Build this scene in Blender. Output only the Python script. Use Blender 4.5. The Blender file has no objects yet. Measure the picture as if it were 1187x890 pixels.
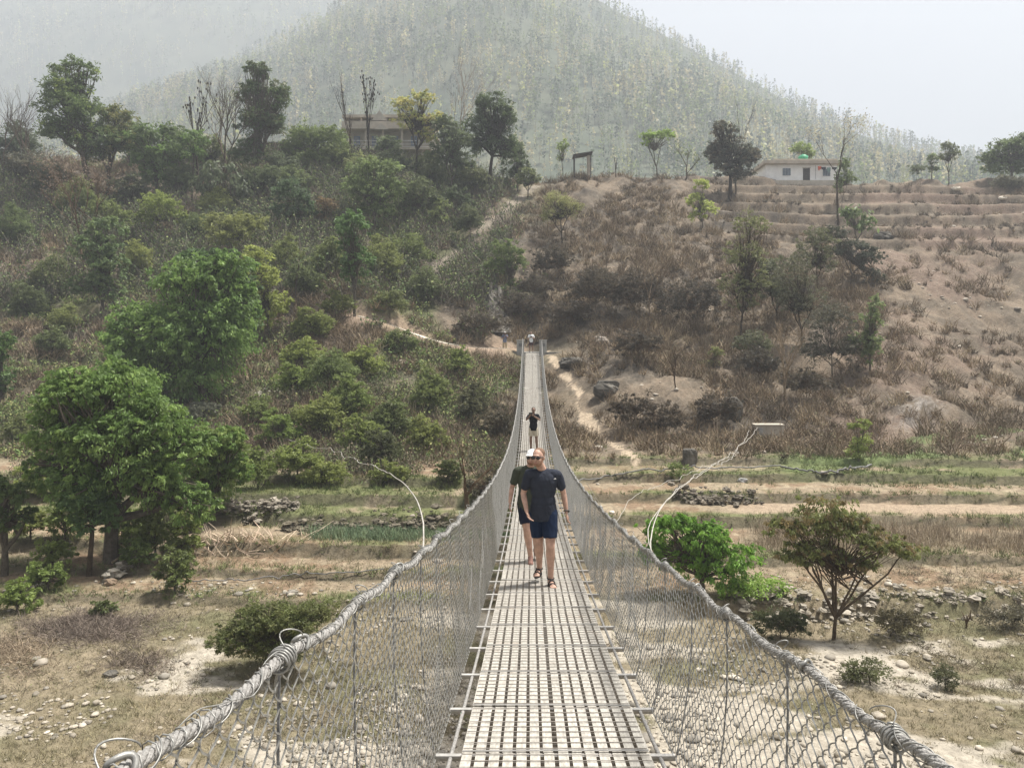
import bpy, math, random
import numpy as np
from mathutils import Vector

# ------------------------------------------------------------------ camera, sky, sun, exposure
S = bpy.context.scene
F, VX, VY = 893.0, 615.0, 385.0           # focal length and vanishing point measured in the photograph (1187 x 890)
CZ = 9.0                                  # eye height above the river bed
cam_d = bpy.data.cameras.new('camera')
cam = bpy.data.objects.new('camera', cam_d)
S.collection.objects.link(cam)
cam.location = (0, 0, CZ)
cam.rotation_euler = (math.radians(90), 0, 0)
cam_d.sensor_width = 36
cam_d.lens = F / 1187 * 36
cam_d.shift_x = (593.5 - VX) / 1187
cam_d.shift_y = -(445 - VY) / 1187
cam_d.clip_start = 0.05
cam_d.clip_end = 9000
S.camera = cam

SUN_EL, SUN_AZ = 67.0, 66.0              # azimuth measured clockwise from +Y (the way we look)
w = bpy.data.worlds.new('World'); S.world = w; w.use_nodes = True
nt = w.node_tree; nt.nodes.clear()
wo = nt.nodes.new('ShaderNodeOutputWorld'); bg = nt.nodes.new('ShaderNodeBackground')
sky = nt.nodes.new('ShaderNodeTexSky'); sky.sky_type = 'NISHITA'; sky.sun_disc = False
sky.sun_elevation = math.radians(SUN_EL); sky.sun_rotation = math.radians(SUN_AZ)
sky.air_density = 1.0; sky.dust_density = 3.0; sky.ozone_density = 1.0
hz = nt.nodes.new('ShaderNodeMix'); hz.data_type = 'RGBA'; hz.inputs[0].default_value = 0.82
hz.inputs[7].default_value = (2.05, 1.98, 1.92, 1)          # milky white haze of the burning season
nt.links.new(sky.outputs[0], hz.inputs[6]); nt.links.new(hz.outputs[2], bg.inputs[0])
bg.inputs[1].default_value = 0.105
nt.links.new(bg.outputs[0], wo.inputs[0])
sd = bpy.data.lights.new('sun', 'SUN'); sd.energy = 4.1; sd.angle = math.radians(8); sd.color = (1, .97, .92)
sun = bpy.data.objects.new('sun', sd); S.collection.objects.link(sun)
el, az = math.radians(SUN_EL), math.radians(SUN_AZ)
sdir = Vector((math.sin(az)*math.cos(el), math.cos(az)*math.cos(el), math.sin(el)))
sun.rotation_euler = sdir.to_track_quat('Z', 'Y').to_euler()
sun.location = (20, -30, 80)
S.view_settings.view_transform = 'Standard'; S.view_settings.look = 'None'
S.view_settings.gamma = 1; S.view_settings.use_curve_mapping = False
S.view_settings.exposure = 1.66
S.cycles.max_bounces = 5; S.cycles.diffuse_bounces = 2; S.cycles.glossy_bounces = 2
S.cycles.transmission_bounces = 3; S.cycles.volume_bounces = 0; S.cycles.transparent_max_bounces = 4
S.cycles.use_denoising = True

# ------------------------------------------------------------------ helpers
rng = np.random.default_rng(7)
random.seed(7)
COL = S.collection

def tag(o, label=None, cat=None, group=None, kind=None):
    if label: o['label'] = label
    if cat: o['category'] = cat
    if group: o['group'] = group
    if kind: o['kind'] = kind
    return o

def empty(name, loc=(0, 0, 0), label=None, cat=None, group=None, rz=0):
    o = bpy.data.objects.new(name, None); COL.objects.link(o)
    o.empty_display_size = .2
    o.location = loc; o.rotation_euler = (0, 0, rz)
    return tag(o, label, cat, group)

class MB:
    """collects vertices and faces, links them as one mesh object"""
    def __init__(s): s.V = []; s.F3 = []; s.F4 = []; s.n = 0; s.C = []; s.has_c = False
    def add(s, V, F, c=None):
        V = np.asarray(V, float).reshape(-1, 3); F = np.asarray(F, int)
        (s.F4 if F.shape[1] == 4 else s.F3).append(F + s.n)
        s.V.append(V); s.n += len(V)
        if c is not None:
            s.has_c = True
            c = np.broadcast_to(np.asarray(c, float), (len(V), 3))
        else: c = np.ones((len(V), 3))
        s.C.append(c)
    def box(s, c, d, rz=0, col=None, taper=1.0):
        x, y, z = np.array(d) / 2
        V = np.array([[-x,-y,-z],[x,-y,-z],[x,y,-z],[-x,y,-z],[-x*taper,-y*taper,z],[x*taper,-y*taper,z],[x*taper,y*taper,z],[-x*taper,y*taper,z]])
        if rz:
            cs, sn = math.cos(rz), math.sin(rz)
            V = np.stack([V[:,0]*cs - V[:,1]*sn, V[:,0]*sn + V[:,1]*cs, V[:,2]], 1)
        s.add(V + np.array(c), [[3,2,1,0],[4,5,6,7],[0,1,5,4],[1,2,6,5],[2,3,7,6],[3,0,4,7]], col)
    def tube(s, P, R, sides=6, ref=None, cap=True, col=None):
        P = np.asarray(P, float); R = np.broadcast_to(np.asarray(R, float), (len(P),))
        s.tubes(P[None], R[None], sides, ref, cap, col)
    def tubes(s, P, R, sides=6, ref=None, cap=True, col=None):
        """P (k, n, 3), R broadcastable to (k, n)"""
        k, n = P.shape[:2]; R = np.broadcast_to(R, (k, n))
        T = np.gradient(P, axis=1)
        T /= np.linalg.norm(T, axis=2, keepdims=True) + 1e-12
        if ref is None:
            m = np.abs(T).mean(axis=(0, 1)); ref = np.eye(3)[int(np.argmin(m))] + np.array([.013, .017, .011])
        A = np.cross(T, ref); A /= np.linalg.norm(A, axis=2, keepdims=True) + 1e-12
        B = np.cross(T, A)
        th = np.arange(sides) / sides * 2 * math.pi
        V = P[:, :, None] + R[:, :, None, None] * (np.cos(th)[None, None, :, None] * A[:, :, None] + np.sin(th)[None, None, :, None] * B[:, :, None])
        idx = np.arange(k * n * sides).reshape(k, n, sides)
        a = idx[:, :-1]; b = np.roll(idx, -1, axis=2)[:, :-1]; c = np.roll(idx, -1, axis=2)[:, 1:]; d = idx[:, 1:]
        Fq = np.stack([a, b, c, d], -1).reshape(-1, 4)
        cc = None if col is None else np.repeat(np.broadcast_to(np.asarray(col, float), (k, 3)), n * sides, axis=0)
        base = s.n
        s.add(V.reshape(-1, 3), Fq, cc)
        if cap and sides in (3, 4):
            caps = np.concatenate([idx[:, 0][:, ::-1], idx[:, -1]]) + base
            (s.F4 if sides == 4 else s.F3).append(caps)
        elif cap:
            fs = []
            for row in np.concatenate([idx[:, 0][:, ::-1], idx[:, -1]]):
                for q in range(1, sides - 1): fs.append([row[0], row[q], row[q+1]])
            s.F3.append(np.array(fs) + base)
    def ell(s, c, r, seg=12, rings=8, rot=None, col=None):
        th = np.linspace(0, math.pi, rings + 1)[1:-1]; ph = np.arange(seg) / seg * 2 * math.pi
        V = [[0, 0, 1]] + [[math.sin(t)*math.cos(p), math.sin(t)*math.sin(p), math.cos(t)] for t in th for p in ph] + [[0, 0, -1]]
        V = np.array(V) * np.array(r)
        if rot is not None: V = V @ np.array(rot).T
        F3 = []; F4 = []
        for j in range(seg):
            F3.append([0, 1 + j, 1 + (j+1) % seg])
            b = 1 + (rings - 2) * seg
            F3.append([len(V) - 1, b + (j+1) % seg, b + j])
            for i in range(rings - 2):
                p = 1 + i * seg
                F4.append([p + j, p + seg + j, p + seg + (j+1) % seg, p + (j+1) % seg])
        base = s.n
        s.add(V + np.array(c), F3, col)
        s.F4.append(np.array(F4) + base)
    def mesh(s, name, smooth=False):
        me = bpy.data.meshes.new(name)
        V = np.concatenate(s.V).astype(np.float32)
        F3 = np.concatenate(s.F3) if s.F3 else np.zeros((0, 3), int)
        F4 = np.concatenate(s.F4) if s.F4 else np.zeros((0, 4), int)
        me.vertices.add(len(V)); me.vertices.foreach_set('co', V.ravel())
        L = np.concatenate([F3.ravel(), F4.ravel()]).astype(np.int32)
        me.loops.add(len(L)); me.loops.foreach_set('vertex_index', L)
        st = np.concatenate([np.arange(len(F3)) * 3, len(F3) * 3 + np.arange(len(F4)) * 4]).astype(np.int32)
        me.polygons.add(len(st)); me.polygons.foreach_set('loop_start', st)
        try: me.polygons.foreach_set('loop_total', np.concatenate([np.full(len(F3), 3), np.full(len(F4), 4)]).astype(np.int32))
        except Exception: pass
        me.polygons.foreach_set('use_smooth', np.full(len(st), smooth, dtype=bool))
        if s.has_c:
            C = np.concatenate(s.C); C4 = np.concatenate([C, np.ones((len(C), 1))], 1).astype(np.float32)
            at = me.color_attributes.new('tint', 'FLOAT_COLOR', 'POINT'); at.data.foreach_set('color', C4.ravel())
        me.update(calc_edges=True); me.validate()
        return me
    def build(s, name, mat, parent=None, smooth=False):
        o = bpy.data.objects.new(name, s.mesh(name, smooth)); COL.objects.link(o)
        o.data.materials.append(mat)
        if parent is not None: o.parent = parent
        return o

# value noise
def _h(ix, iy, seed):
    n = (ix.astype(np.int64) * 374761393 + iy.astype(np.int64) * 668265263 + seed * 1442695041) & 0xffffffff
    n = ((n ^ (n >> 13)) * 1274126177) & 0xffffffff
    return ((n ^ (n >> 16)) & 0xffff) / 65535.0
def vn(x, y, seed=0):
    x = np.asarray(x, float); y = np.asarray(y, float)
    ix = np.floor(x); iy = np.floor(y); fx = x - ix; fy = y - iy
    fx = fx*fx*(3-2*fx); fy = fy*fy*(3-2*fy)
    a = _h(ix, iy, seed); b = _h(ix+1, iy, seed); c = _h(ix, iy+1, seed); d = _h(ix+1, iy+1, seed)
    return (a*(1-fx)+b*fx)*(1-fy) + (c*(1-fx)+d*fx)*fy
def fbm(x, y, seed=0, oct=4, g=.5):
    t = 0; a = 1; n = 0
    for o in range(oct):
        t = t + a * vn(x*2**o + 17.3*o, y*2**o + 9.1*o, seed + o); n += a; a *= g
    return t / n
def sst(a, b, x):
    t = np.clip((x - a) / (b - a), 0, 1); return t*t*(3-2*t)

# ------------------------------------------------------------------ materials
def material(name, rough=.9, spec=.3, metal=0.0):
    m = bpy.data.materials.new(name); m.use_nodes = True
    b = m.node_tree.nodes['Principled BSDF']
    b.inputs['Roughness'].default_value = rough; b.inputs['Metallic'].default_value = metal
    b.inputs['Specular IOR Level'].default_value = spec
    return m, m.node_tree, b

def noisy(name, c1, c2, scale=5, rough=.85, spec=.3, metal=0.0, bump=0.0, bscale=None, detail=6, attr=False, randobj=0.0, stretch=None):
    m, t, b = material(name, rough, spec, metal)
    tc = t.nodes.new('ShaderNodeTexCoord'); nz = t.nodes.new('ShaderNodeTexNoise')
    nz.inputs['Scale'].default_value = scale; nz.inputs['Detail'].default_value = detail; nz.inputs['Roughness'].default_value = .65
    src = tc.outputs['Object']
    if stretch:
        mp = t.nodes.new('ShaderNodeMapping'); mp.inputs['Scale'].default_value = stretch
        t.links.new(src, mp.inputs[0]); src = mp.outputs[0]
    t.links.new(src, nz.inputs['Vector'])
    cr = t.nodes.new('ShaderNodeValToRGB')
    cr.color_ramp.elements[0].position = .34; cr.color_ramp.elements[1].position = .68
    cr.color_ramp.elements[0].color = (*c1, 1); cr.color_ramp.elements[1].color = (*c2, 1)
    t.links.new(nz.outputs[0], cr.inputs[0]); out = cr.outputs[0]
    if attr:
        at = t.nodes.new('ShaderNodeAttribute'); at.attribute_name = 'tint'
        mx = t.nodes.new('ShaderNodeMix'); mx.data_type = 'RGBA'; mx.blend_type = 'MULTIPLY'; mx.inputs[0].default_value = 1
        t.links.new(out, mx.inputs[6]); t.links.new(at.outputs['Color'], mx.inputs[7]); out = mx.outputs[2]
    if randobj:
        oi = t.nodes.new('ShaderNodeObjectInfo'); mr = t.nodes.new('ShaderNodeMapRange')
        mr.inputs[3].default_value = 1 - randobj; mr.inputs[4].default_value = 1 + randobj
        t.links.new(oi.outputs['Random'], mr.inputs[0])
        mx = t.nodes.new('ShaderNodeVectorMath'); mx.operation = 'SCALE'
        t.links.new(out, mx.inputs[0]); t.links.new(mr.outputs[0], mx.inputs['Scale']); out = mx.outputs[0]
    t.links.new(out, b.inputs['Base Color'])
    if bump:
        bp = t.nodes.new('ShaderNodeBump'); bp.inputs['Strength'].default_value = bump; bp.inputs['Distance'].default_value = .05
        n2 = t.nodes.new('ShaderNodeTexNoise'); n2.inputs['Scale'].default_value = bscale or scale*3; n2.inputs['Detail'].default_value = 5
        t.links.new(src, n2.inputs['Vector']); t.links.new(n2.outputs[0], bp.inputs['Height']); t.links.new(bp.outputs[0], b.inputs['Normal'])
    return m

def leafmat(name, rough=.5, trans=.48):
    """colour comes from the per-leaf attribute"""
    m = bpy.data.materials.new(name); m.use_nodes = True; t = m.node_tree; b = t.nodes['Principled BSDF']
    at = t.nodes.new('ShaderNodeAttribute'); at.attribute_name = 'tint'
    t.links.new(at.outputs['Color'], b.inputs['Base Color']); b.inputs['Roughness'].default_value = rough
    b.inputs['Specular IOR Level'].default_value = .35
    tr = t.nodes.new('ShaderNodeBsdfTranslucent'); t.links.new(at.outputs['Color'], tr.inputs[0])
    mx = t.nodes.new('ShaderNodeMixShader'); mx.inputs[0].default_value = trans
    t.links.new(b.outputs[0], mx.inputs[1]); t.links.new(tr.outputs[0], mx.inputs[2])
    t.links.new(mx.outputs[0], t.nodes['Material Output'].inputs[0])
    return m

LEAF = leafmat('leaf'); TWIG = leafmat('twig', .9, .0)
BARK = noisy('bark', (.10,.08,.06), (.22,.19,.15), 6, .95, .1, attr=True)
CONC = noisy('concrete', (.26,.26,.24), (.42,.41,.38), 3, .9, .2, bump=.3)
STONE = noisy('stone', (.55,.52,.46), (1,.96,.9), 4, .9, .2, attr=True)
DARKROCK = noisy('dark_rock', (.05,.046,.04), (.17,.155,.13), 1.1, .95, .15, bump=.8, bscale=4)
GALV = noisy('galvanised_wire', (.16,.157,.145), (.36,.35,.32), 30, .45, .5, .35)
CABLE = noisy('steel_cable', (.20,.19,.175), (.44,.42,.39), 45, .6, .4, .2, bump=.5, bscale=160)
RODM = noisy('hanger_steel', (.10,.10,.10), (.25,.25,.25), 40, .5, .4, .3)
SLAT = noisy('zinc_slat', (.27,.25,.215), (.50,.47,.41), 9, .62, .4, .0, randobj=.07, stretch=(6, 1, 6))
def stain(m, col=(.22,.13,.07), sc=2.2, lo=.56, hi=.72, amt=.65):
    t = m.node_tree; b = t.nodes['Principled BSDF']; src = b.inputs['Base Color'].links[0].from_socket
    tc = t.nodes.new('ShaderNodeTexCoord'); nz = t.nodes.new('ShaderNodeTexNoise'); nz.inputs['Scale'].default_value = sc; nz.inputs['Detail'].default_value = 9; nz.inputs['Roughness'].default_value = .8
    t.links.new(tc.outputs['Object'], nz.inputs['Vector'])
    mr = t.nodes.new('ShaderNodeMapRange'); mr.inputs[1].default_value = lo; mr.inputs[2].default_value = hi; mr.inputs[4].default_value = amt
    t.links.new(nz.outputs[0], mr.inputs[0]); mx = t.nodes.new('ShaderNodeMix'); mx.data_type = 'RGBA'; mx.inputs[7].default_value = (*col, 1)
    t.links.new(mr.outputs[0], mx.inputs[0]); t.links.new(src, mx.inputs[6]); t.links.new(mx.outputs[2], b.inputs['Base Color'])
stain(SLAT); stain(SLAT, (.16,.145,.12), 11, .55, .75, .6); stain(CONC, (.12,.11,.09), 1.5)
BEAM = noisy('zinc_beam', (.26,.25,.23), (.44,.42,.39), 12, .6, .4)
RUST = noisy('old_rod', (.17,.15,.13), (.34,.31,.27), 20, .7, .3, .1)

# ------------------------------------------------------------------ ground shape (world z; the eye is at (0, 0, CZ))
def zpx(py, Y): return CZ - (py - VY) / F * Y
PROFILE = {   # photograph column -> (distance, photograph row) of the slope above the fields
    -500: [(34,610),(40,560),(48,500),(60,415),(72,340),(86,265),(100,205),(108,190)],
    0:    [(34,610),(40,565),(48,495),(60,415),(72,340),(86,265),(100,200),(108,188)],
    200:  [(34,610),(40,560),(48,490),(60,412),(72,340),(86,265),(100,203),(108,188)],
    400:  [(34,610),(41,550),(48,485),(56,425),(62,372),(72,318),(86,258),(100,205),(107,188)],
    540:  [(34,610),(44,550),(50,495),(57,445),(64,404),(70,371),(80,310),(90,262),(100,225),(108,207)],
    615:  [(34,610),(44,556),(48,534),(56,466),(64.5,413),(67,410.5),(70,378),(76,332),(86,280),(98,235),(108,212)],
    700:  [(34,610),(42,556),(48,511),(56,453),(65,399),(76,332),(86,285),(98,240),(108,206),(112,198)],
    850:  [(34,610),(43,556),(47,522),(56,449),(66,383),(76,331),(86,290),(98,250),(110,222),(118,206)],
    1000: [(34,610),(43,556),(48,520),(56,449),(66,383),(76,331),(86,290),(98,252),(110,222),(118,209)],
    1187: [(34,610),(43,556),(50,513),(58,449),(68,385),(78,331),(87,292),(98,255),(110,226),(118,211)],
    1700: [(34,610),(43,556),(50,513),(58,449),(68,385),(78,331),(87,292),(98,255),(110,226),(118,211)]}
YT = np.arange(30, 420, 1.0)
_cols = sorted(PROFILE); _tab = []
for c in _cols:
    pts = PROFILE[c]; ys = [p[0] for p in pts]; zs = [zpx(p[1], p[0]) for p in pts]
    zs[0] = -1.5
    zc = zs[-1]; ys += [ys[-1] + 8, ys[-1] + 45, 330, 420]; zs += [zc + .2, zc - 3, zc + 20, zc + 28]
    row = np.interp(YT, ys, zs)
    row = np.convolve(np.pad(row, 1, mode='edge'), [.25, .5, .25], 'valid')
    _tab.append(row)
_tab = np.array(_tab); _colu = (np.array(_cols) - VX) / F
LEFT_STEPS = [(25.4,.22),(27.6,.18),(29.6,.42),(32.4,.42),(34.4,.42),(36.6,.35)]
RIGHT_STEPS = [(24.2,.42),(28.2,.28),(32.6,.40),(35.4,.36),(38.4,.36),(41.2,.34)]
def wob(X, Y): return (fbm(X*.07, Y*.02, 31, 3) - .5) * 2.6 + (fbm(X*.35, Y*.1, 32, 2) - .5) * .7
TRAILS = None
def uof(X, Y): return X / np.maximum(Y, 12)
def ground(X, Y, fine=True):
    X = np.asarray(X, float); Y = np.asarray(Y, float)
    u = uof(X, Y); Yc = np.clip(Y, YT[0], YT[-1] - 1e-3)
    iu = np.clip(np.searchsorted(_colu, u) - 1, 0, len(_colu) - 2)
    tu = np.clip((u - _colu[iu]) / (_colu[iu+1] - _colu[iu]), 0, 1); tu = tu*tu*(3-2*tu)
    iy = np.clip((Yc - YT[0]).astype(int), 0, len(YT) - 2); ty = Yc - YT[iy]
    def g(i): return _tab[i, iy] * (1 - ty) + _tab[i, iy+1] * ty
    zp = g(iu) * (1 - tu) + g(iu + 1) * tu
    Yw = Y + wob(X, Y)
    zl = 0.05; zr = 0.05
    for e, r in LEFT_STEPS: zl = zl + r * sst(e - .10, e + .10, Yw)
    for e, r in RIGHT_STEPS: zr = zr + r * sst(e - .12, e + .12, Yw)
    m = sst(-.02, .06, u)
    zs = zl * (1 - m) + zr * m
    k = .25; h = np.clip(.5 + .5 * (zp - zs) / k, 0, 1)
    z = zs * (1 - h) + zp * h + k * h * (1 - h)
    slope = sst(40, 50, Y) * (1 - sst(120, 150, Y))
    # rough gullied hillside
    A = fbm(X*.11, Y*.09, 3, 4) - .5
    rid = 1 - np.abs(fbm(X*.16 + Y*.03, Y*.05, 8, 4) - .5) * 2
    am = slope * (1 - np.exp(-((Y - 65.5) / 3.0) ** 2) * np.exp(-(X / 5.5) ** 2) * .97)
    tm = sst(.17, .30, u) * sst(84, 92, Y) * (1 - sst(116, 120, Y)); am = am * (1 - .72 * tm)
    if TRAILS is not None: am = am * (1 - .8 * np.exp(-(dline(X, Y, TRAILS) / 1.8) ** 2))
    z = z + am * (A * 2.4 + (rid - .75) * 1.9)
    z = z + am * (fbm(X*.6, Y*.6, 21, 3) - .5) * .75
    # cut terraces high on the right and faint ones on the left
    st = 2.0; q = z / st + (fbm(X*.035, Y*.035, 77, 3) - .5) * 1.7; fr = q - np.floor(q)
    z = z + tm * st * ((sst(.74, .94, fr)) - fr) * (.35 + .55 * fbm(X*.08, Y*.2, 88, 2))
    tl = sst(-.25, -.45, u) * sst(42, 50, Y) * (1 - sst(66, 74, Y)) * .7
    z = z + tl * st * ((sst(.62, .98, fr)) - fr)
    # river bed relief
    rb = 1 - sst(22, 27, Yw)
    z = z + rb * ((fbm(X*.25, Y*.25, 41, 3) - .5) * .5)
    # near bank under and behind the camera
    nb = 1 - sst(-1.5, 10, Y - np.abs(X) * .1)
    z = z * (1 - nb) + nb * 6.9
    if fine:
        z = z + (fbm(X*2.3, Y*2.3, 51, 3) - .5) * (.10 + .16 * slope)
    return z
def hit(px, py, y0=15.0):
    """point of the ground seen at a place of the photograph"""
    Y = np.arange(y0, 400, .1); X = (px - VX) / F * Y
    g = ground(X, Y, False); r = CZ - (py - VY) / F * Y
    k = np.nonzero(r <= g)[0]
    if len(k) == 0:
        k = np.argmin(np.where(Y < 135, r - g, 1e9)); return X[k], Y[k], g[k]
    k = k[0]; return X[k], Y[k], g[k]
def hits(pts): return np.array([hit(*p) for p in pts])
def world(px, py, Y): return np.array([(px - VX) / F * Y, Y, CZ - (py - VY) / F * Y])
def dline(X, Y, P):
    """distance in plan to a polyline"""
    d = np.full(np.shape(X), 1e9)
    for a, b in zip(P[:-1], P[1:]):
        ax, ay = a[:2]; bx, by = b[:2]; L = (bx-ax)**2 + (by-ay)**2 + 1e-9
        t = np.clip(((X-ax)*(bx-ax) + (Y-ay)*(by-ay)) / L, 0, 1)
        d = np.minimum(d, np.hypot(X - ax - t*(bx-ax), Y - ay - t*(by-ay)))
    return d
def mixc(a, b, m): return a * (1 - m[..., None]) + np.asarray(b) * m[..., None]

TR_PX = [(632,408),(640,415),(652,432),(672,455),(668,470),(682,490),(705,512),(738,538)]
TRAILS = hits(TR_PX)
TRAIL_R = hits(TR_PX)
TRAIL_UP = hits([(622,216),(608,222),(590,240),(568,258),(548,275),(520,300),(498,322)])
TRAIL_LOW = hits([(760,690),(700,560),(780,553),(900,548)])
PATHC = hits([(408,367),(424,366),(445,373),(470,383),(498,395),(525,403),(560,406),(590,405.5)])

def groundcolor(X, Y):
    u = uof(X, Y); px = u * F + VX
    Yw = Y + wob(X, Y)
    n1 = fbm(X*.12, Y*.12, 101, 5, .6); n2 = fbm(X*.6, Y*.6, 102, 4, .6); n3 = fbm(X*2.5, Y*2.5, 103, 3, .65); n4 = fbm(X*.05, Y*.05, 104, 3)
    slope = sst(38, 46, Y)
    # hillside: dry leaf litter and red-brown soil
    c = np.ones(X.shape + (3,)) * np.array([.132, .107, .079])
    c = mixc(c, [.185,.145,.104], sst(.45, .62, n2))
    c = mixc(c, [.088,.075,.060], sst(.52, .66, n1) * .8)
    red = sst(.32, .45, u) * sst(.40, .6, n1)
    c = mixc(c, [.19,.138,.104], red * .8)
    c = mixc(c, [.24,.20,.15], sst(.60, .75, n3) * .4)
    grn = sst(.1, -.15, u) * sst(.42, .60, fbm(X*.2, Y*.2, 111, 4)) 
    c = mixc(c, [.105,.115,.052], grn * .75)
    # river bed: sand and dried grass
    s = np.ones(X.shape + (3,)) * np.array([.205,.172,.112])
    s = mixc(s, [.145,.138,.075], sst(.45, .62, n2) * .8)
    s = mixc(s, [.27,.22,.15], sst(.55, .7, n1) * .7)
    sand = np.clip(sst(.58, .66, fbm(X*.22, Y*.5, 120, 4, .62) + .10 * sst(21, 16, Y) - .03 * sst(18, 24, Y) + .10 * np.exp(-((X-.5)/5.0)**2) - .04 * sst(-.12, -.2, u)), 0, 1)
    s = mixc(s, [.40,.355,.285], sand * sst(27, 24, Yw))
    # terrace fields
    f = np.ones(X.shape + (3,)) * np.array([.26,.205,.14])
    f = mixc(f, [.22,.155,.10], sst(.45, .6, n2))
    f = mixc(f, [.36,.30,.205], sst(.55, .7, n3) * .6)
    steps = np.where(u < .02, 0, 1)
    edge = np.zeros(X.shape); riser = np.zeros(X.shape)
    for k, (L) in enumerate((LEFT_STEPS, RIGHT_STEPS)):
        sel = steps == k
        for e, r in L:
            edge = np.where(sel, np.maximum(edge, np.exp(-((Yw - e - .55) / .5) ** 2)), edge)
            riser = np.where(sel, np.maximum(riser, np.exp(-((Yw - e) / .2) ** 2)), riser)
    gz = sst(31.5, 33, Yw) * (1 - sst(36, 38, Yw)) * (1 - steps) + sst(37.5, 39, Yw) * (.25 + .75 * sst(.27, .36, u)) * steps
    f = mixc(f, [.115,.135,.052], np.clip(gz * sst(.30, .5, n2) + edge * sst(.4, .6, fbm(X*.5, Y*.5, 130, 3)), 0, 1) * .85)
    f = mixc(f, [.075,.068,.045], riser * .9)  # shade and plant growth on the step faces, painted in as dark colour
    # dry stalk field on the right
    f = mixc(f, [.185,.15,.10], sst(.25,.32,u) * sst(28.5, 29.5, Yw) * (1 - sst(31.5, 32.5, Yw)) * .8)
    f = mixc(f, [.33,.255,.18], sst(.22,.3,u) * sst(33.2, 33.6, Yw) * (1 - sst(35, 35.3, Yw)) * .9)
    tf = sst(24.5, 26, Yw)
    g = s * (1 - tf[..., None]) + f * tf[..., None]
    g = mixc(g, c, sst(42, 46, Y)[...]) if False else g * (1 - sst(40, 45, Y)[..., None]) + c * sst(40, 45, Y)[..., None]
    # green field tongue low on the right slope
    gt = sst(.30, .36, u) * sst(.66, .5, u*0 + fbm(X*.2, Y*.3, 140, 3)) * sst(38, 40, Y) * (1 - sst(45 + 4*sst(.4,.62,u), 47 + 4*sst(.4,.62,u), Y))
    g = mixc(g, [.12,.16,.06], gt * .8)
    for P, wd, cc in ((TRAIL_R, .30, (.42,.335,.24)), (TRAIL_UP, .6, (.235,.20,.155))):
        d = dline(X, Y, P) + (n3 - .5) * .7 + (n2 - .5) * 1.1
        g = mixc(g, cc, (1 - sst(wd*.55, wd*1.1, d)) * .95)
    d = dline(X, Y, PATHC); g = mixc(g, [.34,.25,.18], (1 - sst(1.0, 2.2, d + (n2-.5)*1.5)) * .7)
    # burnt / bleached ashes patch
    g = mixc(g, [.30,.27,.24], np.exp(-(((u - .505)/.03)**2 + ((Y-51.5)/1.6)**2)) * sst(.45,.6,n3) * .8)
    # behind the crest: pale grass
    g = mixc(g, [.20,.17,.11], sst(118, 128, Y))
    return g, sand, n1, n2

def path_samples(P, n=60, k=9, lift=.05):
    P = np.asarray(P); d = np.r_[0, np.cumsum(np.hypot(*np.diff(P[:, :2], axis=0).T))]; t = np.linspace(0, d[-1], n)
    sm = lambda v: np.convolve(np.pad(v, k, mode='edge'), np.ones(2*k+1)/(2*k+1), 'valid')
    X = sm(np.interp(t, d, P[:,0])); Y = sm(np.interp(t, d, P[:,1])); Z = sm(sm(ground(X, Y, False))) + lift
    return X, Y, Z
def build_ground():
    u = np.concatenate([np.linspace(-2.2, -.76, 60), np.linspace(-.755, .705, 820), np.linspace(.71, 2.2, 60)])
    # rows even in the picture, coarser behind
    rows = [np.linspace(-60, 12, 50), 1/np.linspace(1/12.3, 1/30, 190)]
    rows.append(np.linspace(30.1, 122, 430)); rows.append(np.linspace(123, 419, 70))
    Yr = np.concatenate(rows)
    U, Yg = np.meshgrid(u, Yr); X = U * np.maximum(Yg, 12)
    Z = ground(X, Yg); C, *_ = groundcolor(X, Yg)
    px_, py_, pz_ = path_samples(PATHC)
    sel = (np.abs(X - px_.mean()) < 14) & (np.abs(Yg - py_.mean()) < 9); xs, ys = X[sel], Yg[sel]
    D = np.hypot(xs[:, None] - px_, ys[:, None] - py_); j = D.argmin(1); dm = D[np.arange(len(j)), j]
    wgt = 1 - sst(.6, 2.0, dm); Z[sel] = Z[sel] * (1 - wgt) + (pz_[j] - .07) * wgt
    n = len(u); r = len(Yr)
    V = np.stack([X, Yg, Z], -1).reshape(-1, 3)
    i = np.arange(n * r).reshape(r, n)
    Fq = np.stack([i[:-1, :-1], i[:-1, 1:], i[1:, 1:], i[1:, :-1]], -1).reshape(-1, 4)
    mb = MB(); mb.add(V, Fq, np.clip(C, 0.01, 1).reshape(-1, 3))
    m, t, b = material('earth', .95, .12)
    at = t.nodes.new('ShaderNodeAttribute'); at.attribute_name = 'tint'
    tc = t.nodes.new('ShaderNodeTexCoord')
    nz = t.nodes.new('ShaderNodeTexNoise'); nz.inputs['Scale'].default_value = 5; nz.inputs['Detail'].default_value = 8; nz.inputs['Roughness'].default_value = .75
    t.links.new(tc.outputs['Object'], nz.inputs['Vector'])
    mr = t.nodes.new('ShaderNodeMapRange'); mr.inputs[1].default_value = .3; mr.inputs[2].default_value = .7; mr.inputs[3].default_value = .55; mr.inputs[4].default_value = 1.35
    t.links.new(nz.outputs[0], mr.inputs[0])
    vm = t.nodes.new('ShaderNodeVectorMath'); vm.operation = 'SCALE'
    t.links.new(at.outputs['Color'], vm.inputs[0]); t.links.new(mr.outputs[0], vm.inputs['Scale']); t.links.new(vm.outputs[0], b.inputs['Base Color'])
    bp = t.nodes.new('ShaderNodeBump'); bp.inputs['Strength'].default_value = .8; bp.inputs['Distance'].default_value = .12
    t.links.new(nz.outputs[0], bp.inputs['Height']); t.links.new(bp.outputs[0], b.inputs['Normal'])
    o = mb.build('ground', m, smooth=True); tag(o, kind='structure')
build_ground()

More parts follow.
